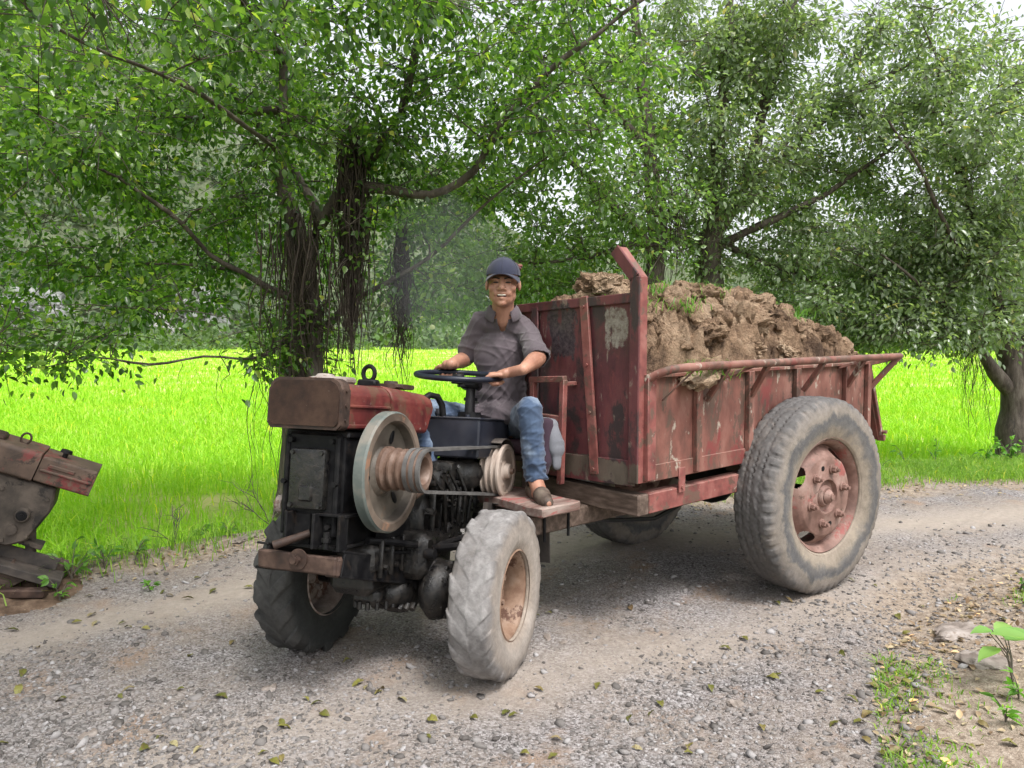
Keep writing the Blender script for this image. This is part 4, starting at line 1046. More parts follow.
# paddy sheet
xs = np.concatenate([np.linspace(-75, -13, 24), np.linspace(-12, 12, 90), np.linspace(13, 75, 24)]); ts = np.linspace(0, 1, 80)**2.2
PX = np.repeat(xs[None, :], len(ts), 0); Y0 = np.where(np.abs(xs) < 14, FE(xs)+.5, FE(np.clip(xs, -14, 16))+.5)
Y0 = np.where(xs < -9, -4, Y0)
PY = Y0[None, :]+(78-Y0)[None, :]*ts[:, None]; PZ = FIELD+.012*sn(PX, PY, .8, 2)
n1, n2 = len(ts), len(xs); I = (np.arange(n1-1)[:, None]*n2+np.arange(n2-1)[None, :]).ravel()
me = np_mesh('rice_field', np.stack([PX, PY, PZ], -1).reshape(-1, 3), np.stack([I, I+1, I+n2+1, I+n2], -1), True)
k = NT('rice_field_floor'); c = k.coord('Object'); nA = k.noise(c, .5, 7, .65); nB = k.noise(c, 9, 7, .7)
colr = k.ramp(nB, [(.36, (.19, .36, .022)), (.5, (.29, .52, .03)), (.64, (.39, .59, .055))])
colr = k.mix(k.ramp(nA, [(.48, 0.), (.60, .8)]), colr, (.55, .50, .22))
MAT['paddy'] = k.done(k.bsdf(colr, .9, 0, k.bump(nB, .8, .08), .1))
tag(link('rice_field', me, MAT['paddy']), kind='structure')

# ------------------------------------------------------------------ blades
def blades(name, P, h, w, lean, mat, kind='stuff', bend=.5):
    n = len(P); a = rng.uniform(0, 6.283, n); s = np.stack([np.cos(a), np.sin(a), 0*a], -1)*w[:, None]
    b = rng.uniform(0, 6.283, n); l = np.stack([np.cos(b), np.sin(b), 0*b], -1)*(lean*h)[:, None]
    up = np.zeros((n, 3)); up[:, 2] = h
    p0, p1 = P-s, P+s; m = P+up*.6+l*.3; m0, m1 = m-s*.8, m+s*.8; t = P+up*(1-.25*lean)[:, None]+l*(1+bend)
    V = np.stack([p0, p1, m1, m0, t], 1).reshape(-1, 3); o = np.arange(n)*5
    F = np.concatenate([np.stack([o, o+1, o+2], -1), np.stack([o, o+2, o+3], -1), np.stack([o+3, o+2, o+4], -1)])
    ob = link(name, np_mesh(name, V, F), mat); return tag(ob, kind=kind)
def scatter_field(n, y0, y1, spread, p=2.):
    """more of them near the road, thinning with distance"""
    u = rng.random(n); y = 1/((1/y0)+u*(1/y1-1/y0)) if p == 2 else y0+(y1-y0)*u
    x = rng.uniform(-1, 1, n)*(spread*y+3.)
    ok = (y-FE(x))*.8 > .45+.5*stp(0, 2, x)
    x, y = x[ok], y[ok]; return np.stack([x, y, np.full(len(x), FIELD)+.012*sn(x, y, .8, 2)], -1)
P = scatter_field(130000, 4.3, 16, .78); d = np.exp(.5*sn(P[:, 0], P[:, 1], 1.1, 3)+.35*sn(P[:, 0], P[:, 1], 4, 1))
P = P[rng.random(len(P)) < np.clip(d*.45-.08, .03, 1)*np.clip((18-P[:, 1])/7, 0, 1)]
n = len(P); h = rng.uniform(.12, .28, n)*(1+.15*sn(P[:, 0], P[:, 1], .9, 4)); blades('rice_plants', P, h, rng.uniform(.0035, .007, n), rng.uniform(.15, .75, n), MAT['rice'])
P = scatter_field(170000, 8, 76, .80); P = P[rng.random(len(P)) < np.clip((P[:, 1]-7)/8, .1, 1)]; n = len(P); blades('rice_plants', P, rng.uniform(.12, .22, n), .003+.0005*P[:, 1]*rng.uniform(.6, 1.3, n), rng.uniform(.1, .6, n), MAT['rice'])
# verge grass
def scatter(n, x0, x1, f, jit):
    x = rng.uniform(x0, x1, n); y = f(x)+jit(n); return np.stack([x, y, gz(x, y)-.004], -1)
A = scatter(70000, .5, 9, FE, lambda n: rng.uniform(.0, 1.25, n)**1.0); A = A[rng.random(len(A)) < np.clip(.75+.4*sn(A[:, 0], A[:, 1], 3, 2), .15, 1)*np.clip((A[:, 1]-FE(A[:, 0]))/.25, .1, 1)]
B = scatter(9000, -6, .6, FE, lambda n: rng.normal(.30, .20, n)); B = B[rng.random(len(B)) < np.clip(.40+.6*sn(B[:, 0], B[:, 1], 4, 5), .03, 1)]
C_ = scatter(20000, 1.2, 7, NE, lambda n: -np.abs(rng.normal(.20, .42, n))); C_ = C_[rng.random(len(C_)) < np.clip(.22+.70*sn(C_[:, 0], C_[:, 1], 7, 3), .0, 1)]
for P, hh in ((A, (.04, .12)), (B, (.05, .20)), (C_, (.012, .045))):
    n = len(P); blades('verge_grass', P, rng.uniform(*hh, n), rng.uniform(.0018, .0040, n), rng.uniform(.2, 1.1, n), MAT['grass'])

# ------------------------------------------------------------------ gravel
def rocks(P, s, flat):
    t = bmesh.new(); bmesh.ops.create_icosphere(t, subdivisions=1, radius=1); tv = np.array([v.co for v in t.verts]); tf = np.array([[v.index for v in f.verts] for f in t.faces]); t.free()
    n = len(P); V = tv[None]*(1+.50*rng.uniform(-1, 1, (n, len(tv), 1)))*np.stack([s*rng.uniform(.8, 1.5, n), s*rng.uniform(.6, 1.1, n), s*rng.uniform(.35, .8, n)*flat], -1)[:, None, :]
    a = rng.uniform(0, 6.283, n); tl = rng.normal(0, .3, n); ca_, sa_ = np.cos(a), np.sin(a)
    z = V[..., 2]*np.cos(tl)[:, None]+V[..., 0]*np.sin(tl)[:, None]; x = V[..., 0]*np.cos(tl)[:, None]-V[..., 2]*np.sin(tl)[:, None]; y = V[..., 1]
    V = np.stack([x*ca_[:, None]-y*sa_[:, None], x*sa_[:, None]+y*ca_[:, None], z], -1)+P[:, None, :]
    F = (tf[None]+(np.arange(n)*len(tv))[:, None, None]).reshape(-1, 3); return V.reshape(-1, 3), F
n = 90000; u = rng.random(n); y = 1/((1/2.0)+u*(1/8.5-1/2.0)); x = rng.uniform(-.78, .78, n)*(y+.5)
fe_ = (y-FE(x))*.8; ne_ = (NE(x)-y)*.75
tr_y = np.interp(x, [-9, -2.4, -1.3, .3, 2, 5, 9], [-2.2, 3.55, 4.35, 5.0, 5.3, 6.1, 7.3]); tk = np.exp(-((y-tr_y)/.33)**2)
ok = (fe_ < .2) & (ne_ < .35) & (rng.random(n) < np.clip(.55+.45*sn(x, y, 2.2, 3)+.2*sn(x, y, 8, 1), .12, 1)*(1-.85*tk))
x, y = x[ok], y[ok]; n = len(x); s = np.clip(rng.lognormal(math.log(.0046), .55, n), .0022, .022)
V, F = rocks(np.stack([x, y, gz(x, y)+s*.05], -1), s, 1.)
k = NT('gravel_stone'); g_ = k.n('ShaderNodeNewGeometry'); c = k.coord('Object')
colr = k.ramp(g_.outputs['Random Per Island'], [(0, (.075, .067, .062)), (.4, (.15, .138, .130)), (.8, (.215, .20, .193)), (1, (.33, .318, .315))])
MAT['stone'] = k.done(k.bsdf(colr, .85, 0, k.bump(k.noise(c, 160, 5, .7), .5, .003), .25))
tag(link('gravel', np_mesh('gravel', V, F), MAT['stone']), kind='stuff')
# larger single stones
def at_px(px, py, z=0):
    a = math.atan(54/770); ca_, sa_ = math.cos(a), math.sin(a); X_ = (px-512)/770; U = (384-py)/770
    d = Vector((X_, ca_+U*sa_, -sa_+U*ca_)); t = (z-1.45)/d.z; return d*t+Vector((0, 0, 1.45))
MAT['hill_rock'] = worn('grey_karst_rock', [(.11, .115, .11), (.19, .195, .19), (.27, .27, .265)], .8, bump=.8, bdist=.1)
MAT['rock'] = worn('pale_field_stone', [(.13, .105, .088), (.22, .185, .16), (.30, .265, .24)], 7, bump=.8, bdist=.01, spots=((.15, .11, .08), .6, 8))
for px, py, r, lab in ((244, 547, (.13, .06, .022), 'flat pale stone slab on the verge beside the rice field'), (962, 640, (.09, .17, .035), 'pale ridge of rock in the right verge nearest the big leaf plant'),
                       (985, 672, (.10, .10, .035), 'smooth grey stone below the big green leaves at the right edge'), (930, 700, (.05, .04, .022), 'small grey rock at the inner edge of the right verge'),
                       (735, 705, (.03, .022, .016), None), (547, 641, (.03, .02, .014), None), (563, 246 + 400, (.02, .018, .012), None), (690, 745, (.032, .02, .02), None), (820, 640, (.028, .02, .015), None),
                       (560, 705, (.02, .018, .014), None), (88, 735, (.032, .022, .015), None), (270, 690, (.03, .028, .02), None), (390, 745, (.028, .02, .02), None), (150, 610, (.025, .02, .015), None), (650, 630, (.02, .02, .012), None)):
    p = at_px(px, py); me = clod_mesh('stone', r, px*.37, 4, .6)
    o = link('stone', me, MAT['rock'], None, (p.x, p.y, float(gz(p.x, p.y))-(.006 if lab else 0)), (0, 0, rnd.random()*6))
    tag(o, lab or 'small pale stone lying loose on the gravel road', 'stone', None if lab else 'loose stones on the road')

# ------------------------------------------------------------------ leaves, trees
LT = np.array([(0, 0, 0), (-.30, .13, .05), (.30, .13, .05), (-.5, .38, .10), (.5, .38, .10), (0, .40, 0), (-.38, .64, .06), (.38, .64, .06), (-.15, .86, -.01), (.15, .86, -.01), (0, 1.0, -.12), (0, .72, -.01)])
LF = np.array([(0, 5, 1), (0, 2, 5), (1, 5, 3), (2, 4, 5), (3, 5, 6), (5, 4, 7), (6, 5, 11), (5, 7, 11), (6, 11, 8), (11, 7, 9), (8, 11, 10), (11, 9, 10)])
def leaf_mesh(name, P, D, L, Wd, updown=.6):
    n = len(P); D = D/np.maximum(np.linalg.norm(D, axis=1), 1e-6)[:, None]
    N = rng.normal(size=(n, 3))*(1-updown)+np.array([0, 0, 1.])*updown
    S = np.cross(D, N); S /= np.maximum(np.linalg.norm(S, axis=1), 1e-6)[:, None]; N = np.cross(S, D)
    V = P[:, None]+S[:, None]*(LT[None, :, :1]*Wd[:, None, None])+D[:, None]*(LT[None, :, 1:2]*L[:, None, None])+N[:, None]*(LT[None, :, 2:]*L[:, None, None])
    F = (LF[None]+(np.arange(n)*12)[:, None, None]).reshape(-1, 3)
    return np_mesh(name, V.reshape(-1, 3), F)

def tube_np(pts, rad, seg=6):
    pts = np.asarray(pts, float); rad = np.asarray(rad, float); n = len(pts)
    T = np.gradient(pts, axis=0); T /= np.maximum(np.linalg.norm(T, axis=1), 1e-9)[:, None]
    a = np.where(np.abs(T[:, 2:3]) < .9, np.array([[0, 0, 1.]]), np.array([[1., 0, 0]]))
    Xv = np.cross(a, T); Xv /= np.linalg.norm(Xv, axis=1)[:, None]; Yv = np.cross(T, Xv)
    th = np.arange(seg)*2*np.pi/seg
    V = pts[:, None]+rad[:, None, None]*(np.cos(th)[None, :, None]*Xv[:, None]+np.sin(th)[None, :, None]*Yv[:, None])
    i = np.arange(n-1)[:, None]*seg; j = np.arange(seg)[None]; j2 = (j+1) % seg
    return V.reshape(-1, 3), np.stack([i+j, i+j2, i+seg+j2, i+seg+j], -1).reshape(-1, 4)
class Tubes:
    def __init__(s): s.V = []; s.F = []; s.n = 0
    def add(s, pts, rad, seg=6):
        V, F = tube_np(pts, rad, seg); s.V.append(V); s.F.append(F+s.n); s.n += len(V)
    def obj(s, name, mat, parent=None, loc=None):
        V = np.concatenate(s.V)
        if loc is not None: V = V-np.array(loc)
        return link(name, np_mesh(name, V, np.concatenate(s.F), True), mat, parent)
def spline(ctrl, step=.12):
    c = np.asarray(ctrl, float); out = []
    for i in range(len(c)-1):
        p0, p1, p2, p3 = c[max(i-1, 0)], c[i], c[i+1], c[min(i+2, len(c)-1)]
        m = max(2, int(np.linalg.norm(p2[:3]-p1[:3])/step))
        for j in range(m):
            t = j/m; out.append(.5*((2*p1)+(-p0+p2)*t+(2*p0-5*p1+4*p2-p3)*t*t+(-p0+3*p1-3*p2+p3)*t**3))
    out.append(c[-1]); return np.array(out)
def tree(name, label, base, limbs, blobs, leaf, mat, group=None, roots=(), hang=(), droop=.5, seed=0, twig_leaf=1.):
    """limbs: list of [(x,y,z,r),...]; blobs: (centre, radii, branch tips, leaves per tip)"""
    global rng
    rng = np.random.default_rng(100+seed)
    t = empty(name, base, (0, 0, 0), label, 'tree', group)
    wood = Tubes(); SP = []; SR = []
    for lb in limbs:
        s = spline(lb); ns = len(s)
        s[:, :3] += .02*np.stack([sn(np.arange(ns)*.5, s[:, 2]*3, 1.2, q+seed) for q in (1, 2, 3)], -1)*np.clip(np.arange(ns)/4, 0, 1)[:, None]
        wood.add(s[:, :3], s[:, 3]*(1+.10*sn(np.arange(ns)*.9, s[:, 0], 1, 4)), 12); SP.append(s[:, :3]); SR.append(s[:, 3])
    SP = np.concatenate(SP); SR = np.concatenate(SR)
    tips = []
    for c, r, nt_, nl in blobs:
        q = rng.normal(size=(nt_, 3)); q /= np.linalg.norm(q, axis=1)[:, None]; q *= (rng.random(nt_)**.33)[:, None]
        for p in q*np.array(r)+np.array(c): tips.append((p, nl))
    tips.sort(key=lambda a: np.min(np.sum((SP-a[0])**2, 1)))
    LP = []; LD = []
    for p, nl in tips:
        dv = SP-p; dist = np.linalg.norm(dv, axis=1)
        i = int(np.argmin(dist+.5*np.maximum(SP[:, 2]-p[2], 0))); d0 = dist[i]
        m = max(4, int(d0/.15)+2); tt = np.linspace(0, 1, m)[:, None]
        mid = (SP[i]+p)/2+rng.normal(size=3)*.10*d0+np.array([0, 0, .16*d0*(1-droop)])
        q = SP[i]*(1-tt)**2+2*mid*tt*(1-tt)+p*tt**2
        r0 = min(SR[i]*.65, .004+.009*d0+.004); rad = r0*(1-tt[:, 0])+.0022*tt[:, 0]
        wood.add(q, rad, 5); 
        if d0 > .25: SP = np.concatenate([SP, q[1:]]); SR = np.concatenate([SR, rad[1:]])
        nl2 = int(nl*twig_leaf*rng.uniform(.5, 1.5)); 
        u = 1-(rng.random(nl2)**1.3)*min(1, .75/max(d0, .3)); k_ = np.clip((u*(m-1)).astype(int), 0, m-1)
        off = rng.normal(size=(nl2, 3))*np.array([.13, .13, .10]); P_ = q[k_]+off
        # side sprigs so the leaves hang on something
        for b in range(4):
            e_ = p+rng.normal(size=3)*np.array([.22, .22, .14]); wood.add(np.stack([q[-2], (q[-2]+e_)/2+np.array([0, 0, .02]), e_]), np.array([.0045, .0034, .002]), 3)
        LP.append(P_); D_ = off/np.linalg.norm(off, axis=1)[:, None]*.7+(p-SP[i])/max(d0, .1)*.4+np.array([0, 0, -droop])+rng.normal(size=(nl2, 3))*.45; LD.append(D_)
    LP = np.concatenate(LP); LD = np.concatenate(LD); n = len(LP)
    b = np.array(base)
    wood.obj('trunk', MAT['bark'], t, base)
    L = leaf[0]*rng.uniform(.6, 1.25, n)
    link('crown', leaf_mesh('crown', LP-b, LD, L, L*leaf[1]*rng.uniform(.85, 1.15, n), .6), mat, t)
    if roots:
        rt = Tubes()
        for p0, p1, n_, spread, r in roots:
            for _ in range(n_):
                a_ = rng.normal(size=3)*np.array([spread, spread, .12]); o1 = np.array(p0)+a_; ln = rng.uniform(.45, 1.05); o2 = np.array(p0)+(np.array(p1)-np.array(p0))*ln+a_*rng.uniform(.6, 1.4)
                m = 12; tt = np.linspace(0, 1, m)[:, None]; q = o1+(o2-o1)*tt+np.stack([sn(tt[:, 0]*5+_*3.1, tt[:, 0]*0+_, 1.6, q_) for q_ in (1, 2, 3)], -1)*np.array([.05, .05, .02])*np.sin(np.clip(tt, 0, 1)*3.14)**.5
                rt.add(q, np.full(m, r)*rng.uniform(.35, 1.2)*(1-.6*tt[:, 0]), 4)
        rt.obj('aerial_roots', MAT['roots'], t, base)
    return t, n
NL = 0
U = up_px
# --- the big banyan behind the tractor
d0 = 6.3
def L3(px, py, Yd, r): p = U(px, py, Yd); return (p[0], p[1], p[2], r)
limbs = [
    [(-1.80, 6.35, -.2, .18), (-1.78, 6.3, .7, .13), L3(297, 330, 6.3, 0.1056), L3(300, 270, 6.3, 0.0891), L3(298, 228, 6.3, 0.0792), L3(284, 190, 6.3, 0.0561), L3(281, 120, 6.2, 0.0396), L3(283, 40, 6.1, 0.0330), L3(280, -60, 6.0, 0.0264), L3(270, -200, 5.9, 0.0165)],
    [(-1.55, 6.2, -.2, .11), (-1.60, 6.2, .8, .08), L3(316, 330, 6.2, 0.0561), L3(310, 260, 6.2, 0.0528), L3(322, 222, 6.2, 0.0528), L3(345, 188, 6.2, 0.0495), L3(372, 160, 6.2, 0.0462), L3(400, 110, 6.1, 0.0363), L3(420, 40, 6.0, 0.0297), L3(440, -80, 5.9, 0.0198)],
    [L3(345, 188, 6.2, 0.0462), L3(378, 187, 6.1, 0.0409), L3(430, 193, 6.0, 0.0343), L3(470, 170, 5.9, 0.0304), L3(510, 115, 5.8, 0.0264), L3(560, 62, 5.7, 0.0211), L3(620, 20, 5.6, 0.0145), L3(700, -40, 5.5, 0.0079)],
    [L3(322, 222, 6.2, 0.0462), L3(300, 180, 6.6, 0.0396), L3(262, 130, 6.8, 0.0330), L3(215, 60, 6.8, 0.0264), L3(160, -30, 6.6, 0.0165)],
    [L3(300, 300, 6.3, 0.0330), L3(268, 288, 6.2, 0.0277), L3(225, 265, 6.0, 0.0224), L3(180, 225, 5.8, 0.0172), L3(120, 180, 5.6, 0.0119), L3(40, 150, 5.4, 0.0066)],
    [L3(296, 340, 6.3, 0.0330), L3(255, 358, 5.9, 0.0119), L3(205, 355, 5.6, 0.0099), L3(150, 362, 5.4, 0.0086), L3(90, 355, 5.2, 0.0059), L3(40, 368, 5.1, 0.0040), L3(-5, 362, 5.0, 0.0026)],
    [L3(325, 330, 6.3, 0.0330), L3(352, 300, 6.4, 0.0224), L3(385, 285, 6.4, 0.0198), L3(430, 255, 6.3, 0.0172), L3(475, 215, 6.2, 0.0132), L3(520, 175, 6.1, 0.0079), L3(555, 150, 6.0, 0.0053)],
    [L3(284, 150, 6.3, 0.0330), L3(250, 130, 5.4, 0.0172), L3(190, 90, 4.6, 0.0132), L3(110, 50, 4.0, 0.0092), L3(30, 10, 3.6, 0.0053)],
    [L3(283, 60, 6.1, 0.0330), L3(240, -10, 5.2, 0.0297), L3(180, -60, 4.2, 0.0231), L3(110, -110, 3.3, 0.0165), L3(60, -200, 2.6, 0.0092)],
    [L3(280, 110, 6.2, 0.0330), L3(180, 115, 6.6, 0.0231), L3(80, 118, 6.9, 0.0172), L3(-60, 110, 7.0, 0.0099)],
    [L3(50, 262, 5.9, 0.0066), L3(110, 268, 5.9, 0.0086), L3(180, 262, 6.0, 0.0112), L3(240, 272, 6.2, 0.0145)],
    [L3(356, 180, 6.25, 0.0462), L3(352, 230, 6.2, 0.0409), L3(353, 280, 6.2, 0.0330), L3(350, 320, 6.2, 0.0211), L3(352, 352, 6.2, 0.0079)],
]
blobs = [
    ((-4.1, 6.3, 2.35), (1.7, 1.3, .95), 95, 95), ((-2.9, 6.0, 2.3), (.9, 1.2, .8), 42, 90), ((-4.3, 6.4, 3.9), (1.9, 1.6, 1.0), 85, 95), ((-2.6, 6.1, 3.7), (1.2, 1.3, .8), 60, 95), ((-1.3, 5.9, 3.75), (1.2, 1.3, .75), 62, 90),
    ((.1, 5.9, 3.65), (1.1, 1.0, .75), 48, 85), ((-.6, 6.5, 2.75), (.75, .7, .6), 30, 80), ((-1.6, 7.3, 2.6), (1.3, .6, 1.0), 44, 80), ((-1.75, 6.2, 1.5), (.42, .35, .6), 20, 55), ((-.9, 6.7, 1.9), (.35, .4, .5), 14, 50), ((-1.25, 5.9, 3.0), (.5, .3, .22), 14, 60), ((-1.3, 5.95, 2.2), (.3, .2, .4), 8, 30), ((-1.9, 5.8, 2.6), (.4, .3, .35), 10, 45),
    ((-1.9, 3.6, 2.85), (1.1, .7, .28), 20, 50), ((-3.2, 4.6, 2.9), (1.0, .9, .6), 30, 75), ((-.7, 4.6, 3.35), (1.0, .8, .30), 22, 70), ((-3.4, 5.2, 1.36), (.7, .35, .20), 16, 45), ((-2.7, 5.5, 1.62), (.5, .3, .2), 8, 40),
    ((-2.2, 2.4, 4.2), (2.0, 1.4, .5), 40, 60), ((-1.1, .9, 5.0), (1.7, 1.4, .5), 80, 90), ((.2, 5.6, 3.0), (.7, .4, .4), 14, 60),  # middle blob: unseen crown over the camera, added to shade the left foreground
]
col_roots = [(U(352, 150, 6.1), U(353, 352, 6.1), 230, .048, .0065), (U(402, 245, 6.5), U(402, 372, 6.5), 90, .035, .006), (U(300, 230, 6.1), U(300, 420, 6.1), 80, .15, .007), (U(262, 350, 6.1), U(262, 520, 6.1), 14, .12, .004),
             (U(120, -20, 4.0), U(118, 60, 4.0), 26, .12, .0035), (U(190, -10, 4.6), U(190, 40, 4.6), 16, .12, .0035), (U(225, 360, 5.7), U(228, 440, 5.7), 2, .03, .004), (U(185, 365, 5.5), U(182, 420, 5.5), 2, .04, .003), (U(330, 300, 6.1), U(335, 400, 6.1), 24, .10, .004), (U(385, 300, 6.4), U(386, 380, 6.4), 14, .06, .004)]
T1, n = tree('banyan_tree', 'many-stemmed banyan with hanging root columns, right behind the red tractor hood', (-1.78, 6.3, -.2), limbs, blobs, (.060, .56), MAT['leaf_main'], 'trees along the roadside', col_roots, seed=1, twig_leaf=1.12); NL += n
# --- behind the man and the load
d2 = 8.3
limbs = [[(1.42, 8.4, -.2, .15), (1.43, 8.4, 1.2, .12), L3(655, 270, 8.4, .105), L3(655, 215, 8.4, .095), L3(648, 150, 8.4, .07), L3(640, 60, 8.3, .05), L3(630, -60, 8.2, .03)],
         [L3(655, 262, 8.4, .07), L3(640, 235, 8.3, .06), L3(600, 190, 8.1, .045), L3(560, 150, 7.9, .03), L3(520, 90, 7.8, .018)],
         [L3(655, 240, 8.4, .06), L3(610, 250, 8.2, .03), L3(560, 262, 8.0, .02), L3(500, 262, 8.0, .010)],
         [L3(648, 150, 8.4, .05), L3(600, 90, 8.0, .04), L3(560, 20, 7.6, .025)]]
blobs = [((.75, 7.8, 3.5), (1.4, 1.1, 1.15), 105, 80), ((.0, 8.3, 2.45), (.85, .7, .85), 46, 80), ((1.3, 8.1, 2.6), (.7, .7, .6), 26, 70), ((-.75, 8.6, 2.1), (.6, .5, .7), 26, 70), ((.55, 8.6, 1.75), (.7, .4, .4), 22, 70), ((.8, 7.4, 4.9), (1.7, 1.0, .5), 10, 70)]
T2, n = tree('banyan_tree', 'leafy roadside tree standing just behind the tall bent post of the trailer', (1.42, 8.4, -.2), limbs, blobs, (.068, .52), MAT['leaf_mid'], 'trees along the roadside', [(U(665, 190, 8.3), U(668, 290, 8.3), 60, .12, .006)], seed=2, twig_leaf=1.0); NL += n
limbs = [[(2.32, 9.1, -.2, .19), (2.33, 9.1, 1.2, .165), L3(710, 262, 9.1, .15), L3(712, 225, 9.1, .13), L3(716, 170, 9.0, .09), L3(722, 90, 8.9, .065), L3(730, 0, 8.8, .045), L3(738, -120, 8.7, .025)],
         [L3(712, 235, 9.1, .11), L3(738, 200, 9.1, .09), L3(752, 165, 9.1, .08), L3(770, 90, 9.0, .06), L3(795, 0, 9.0, .04), L3(815, -90, 8.9, .02)],
         [L3(745, 185, 9.1, .06), L3(790, 150, 9.2, .045), L3(850, 100, 9.3, .032), L3(920, 60, 9.3, .016)],
         [L3(712, 250, 9.1, .06), L3(760, 225, 9.0, .045), L3(830, 190, 8.9, .032), L3(900, 140, 8.8, .016)],
         [L3(716, 240, 9.2, .05), L3(770, 265, 9.1, .03), L3(830, 285, 9.0, .016)]]
blobs = [((2.6, 8.9, 4.0), (1.7, 1.3, 1.0), 90, 80), ((4.0, 9.2, 4.6), (1.6, 1.0, .9), 70, 85), ((3.4, 9.8, 2.9), (1.3, .6, .8), 56, 80), ((2.0, 9.6, 4.4), (1.0, .6, .8), 40, 80), ((2.2, 8.7, 4.7), (1.3, .8, .5), 56, 95), ((2.3, 8.4, 3.2), (.6, .3, .7), 26, 70), ((1.5, 9.4, 3.1), (.9, .5, .8), 30, 80), ((4.1, 9.2, 3.3), (1.25, 1.0, 1.2), 84, 80), ((3.7, 8.9, 1.95), (1.05, .7, .55), 46, 80), ((2.9, 9.3, 2.2), (.9, .5, .45), 26, 70), ((4.5, 9.0, 2.2), (.75, .7, .5), 34, 80), ((2.0, 9.3, 2.6), (.5, .5, .5), 12, 70), ((4.0, 9.6, 1.5), (.9, .5, .35), 30, 80), ((3, 8.6, 5.3), (2.2, 1.0, .5), 8, 60)]
T3, n = tree('banyan_tree', 'dark-trunked tree with wide pale crown rising behind the middle of the earth load', (2.32, 9.1, -.2), limbs, blobs, (.070, .5), MAT['leaf_grey'], 'trees along the roadside', [], seed=3, twig_leaf=.98); NL += n
limbs = [[(5.92, 9.0, -.15, .22), (5.93, 9.0, .4, .185), L3(1016, 400, 9.0, .17), L3(1014, 372, 9.0, .15), L3(1003, 330, 9.0, .10), L3(985, 260, 8.9, .07), L3(960, 170, 8.8, .05), L3(940, 60, 8.7, .03)],
         [L3(1014, 385, 9.0, .13), L3(1030, 340, 9.0, .10), L3(1045, 240, 9.0, .08), L3(1050, 100, 9.0, .05), L3(1060, -60, 9.0, .03)],
         [L3(1013, 395, 9.0, .10), L3(990, 365, 8.9, .07), L3(975, 345, 8.8, .05), L3(950, 310, 8.6, .035), L3(915, 280, 8.5, .02), L3(880, 255, 8.4, .01)],
         [L3(985, 260, 8.9, .05), L3(960, 250, 8.5, .03), L3(925, 180, 8.2, .02), L3(890, 120, 8.0, .012)]]
blobs = [((5.9, 9.1, 3.6), (1.6, 1.3, 1.3), 120, 85), ((5.2, 8.7, 2.35), (.85, .7, .55), 58, 90), ((6.6, 9.0, 2.2), (.9, .8, .6), 45, 80), ((4.9, 8.2, 3.6), (.9, .8, .9), 52, 80), ((4.5, 8.5, 1.50), (.6, .5, .3), 30, 80), ((3.9, 8.8, 1.40), (.8, .4, .25), 24, 80), ((5.1, 8.5, 1.45), (.6, .5, .22), 18, 75), ((5.6, 8.8, 1.65), (.5, .5, .25), 14, 60), ((5.6, 8.8, 5.2), (2, 1.0, .5), 8, 60)]
T4, n = tree('banyan_tree', 'short forked tree with roots dangling from its crown at the right edge of the photo', (5.92, 9.0, -.15), limbs, blobs, (.070, .5), MAT['leaf_grey'], 'trees along the roadside', [(U(966, 330, 8.6), U(968, 425, 8.6), 46, .07, .004), (U(985, 350, 8.7), U(990, 450, 8.7), 8, .10, .004), (U(930, 320, 8.5), U(930, 420, 8.5), 5, .12, .003)], seed=4, twig_leaf=.95); NL += n
print('leaves', NL)
rng = np.random.default_rng(77)

# ------------------------------------------------------------------ hills, bushes beyond the paddy
AZ = np.radians(np.linspace(-60, 60, 180)); RR = np.linspace(80, 240, 70)
def hill_h(az, r):
    deg = np.degrees(az)
    ridge = np.interp(deg, [-60, -38, -28, -18, -8, 0, 8, 20, 32, 60], [26, 24, 20, 21, 15, 8, 5, 5, 8, 12])
    x = r*np.sin(az); y = r*np.cos(az)
    top = 150*np.tan(np.radians(ridge)); s_ = np.clip((r-82)/75, 0, 1)
    z = top*(.55*s_+.45*s_*s_*(3-2*s_))*(1+.10*sn(x*.1, y*.1, .5, 1))+s_*(3.2*sn(x*.1, y*.1, 1.5, 2)+1.6*sn(x*.1, y*.1, 4, 3))
    return np.maximum(z, 0)-.5
A_, R_ = np.meshgrid(AZ, RR); Zh = hill_h(A_, R_); nA_, nR_ = len(AZ), len(RR)
I = (np.arange(nR_-1)[:, None]*nA_+np.arange(nA_-1)[None]).ravel()
me = np_mesh('hill', np.stack([R_*np.sin(A_), R_*np.cos(A_), Zh], -1).reshape(-1, 3), np.stack([I, I+1, I+nA_+1, I+nA_], -1), True)
tag(link('hill', me, smat('hill_scrub', [(.3, (.06, .085, .045)), (.7, (.13, .15, .09))], .15, .8, .8, ((.30, .29, .29), .045, .56))), kind='structure')
def bushes(name, C, Rr, per, L, mat):
    n = len(C); q = rng.normal(size=(n, per, 3)); q /= np.linalg.norm(q, axis=2)[..., None]; q[..., 2] = np.abs(q[..., 2])
    P = C[:, None]+q*Rr[:, None, None]*rng.uniform(.55, 1.05, (n, per, 1)); D = q+rng.normal(size=q.shape)*.6+np.array([0, 0, -.3])
    P = P.reshape(-1, 3); D = D.reshape(-1, 3); Ls = np.repeat(L, per)*rng.uniform(.6, 1.3, len(P))
    return tag(link(name, leaf_mesh(name, P, D, Ls, Ls*.7, .4), mat), kind='stuff')
n = 1500; az = np.radians(rng.uniform(-42, 42, n)); r = rng.uniform(81, 165, n); keep = sn(r*np.sin(az)*.1, r*np.cos(az)*.1, 1.4, 6) > -.9; az, r = az[keep], r[keep]
C = np.stack([r*np.sin(az), r*np.cos(az), hill_h(az, r)], -1); rad = rng.uniform(1.2, 3.4, len(C)); bushes('hillside_forest', C, rad, 46, rad*.30, MAT['hill_leaf'])
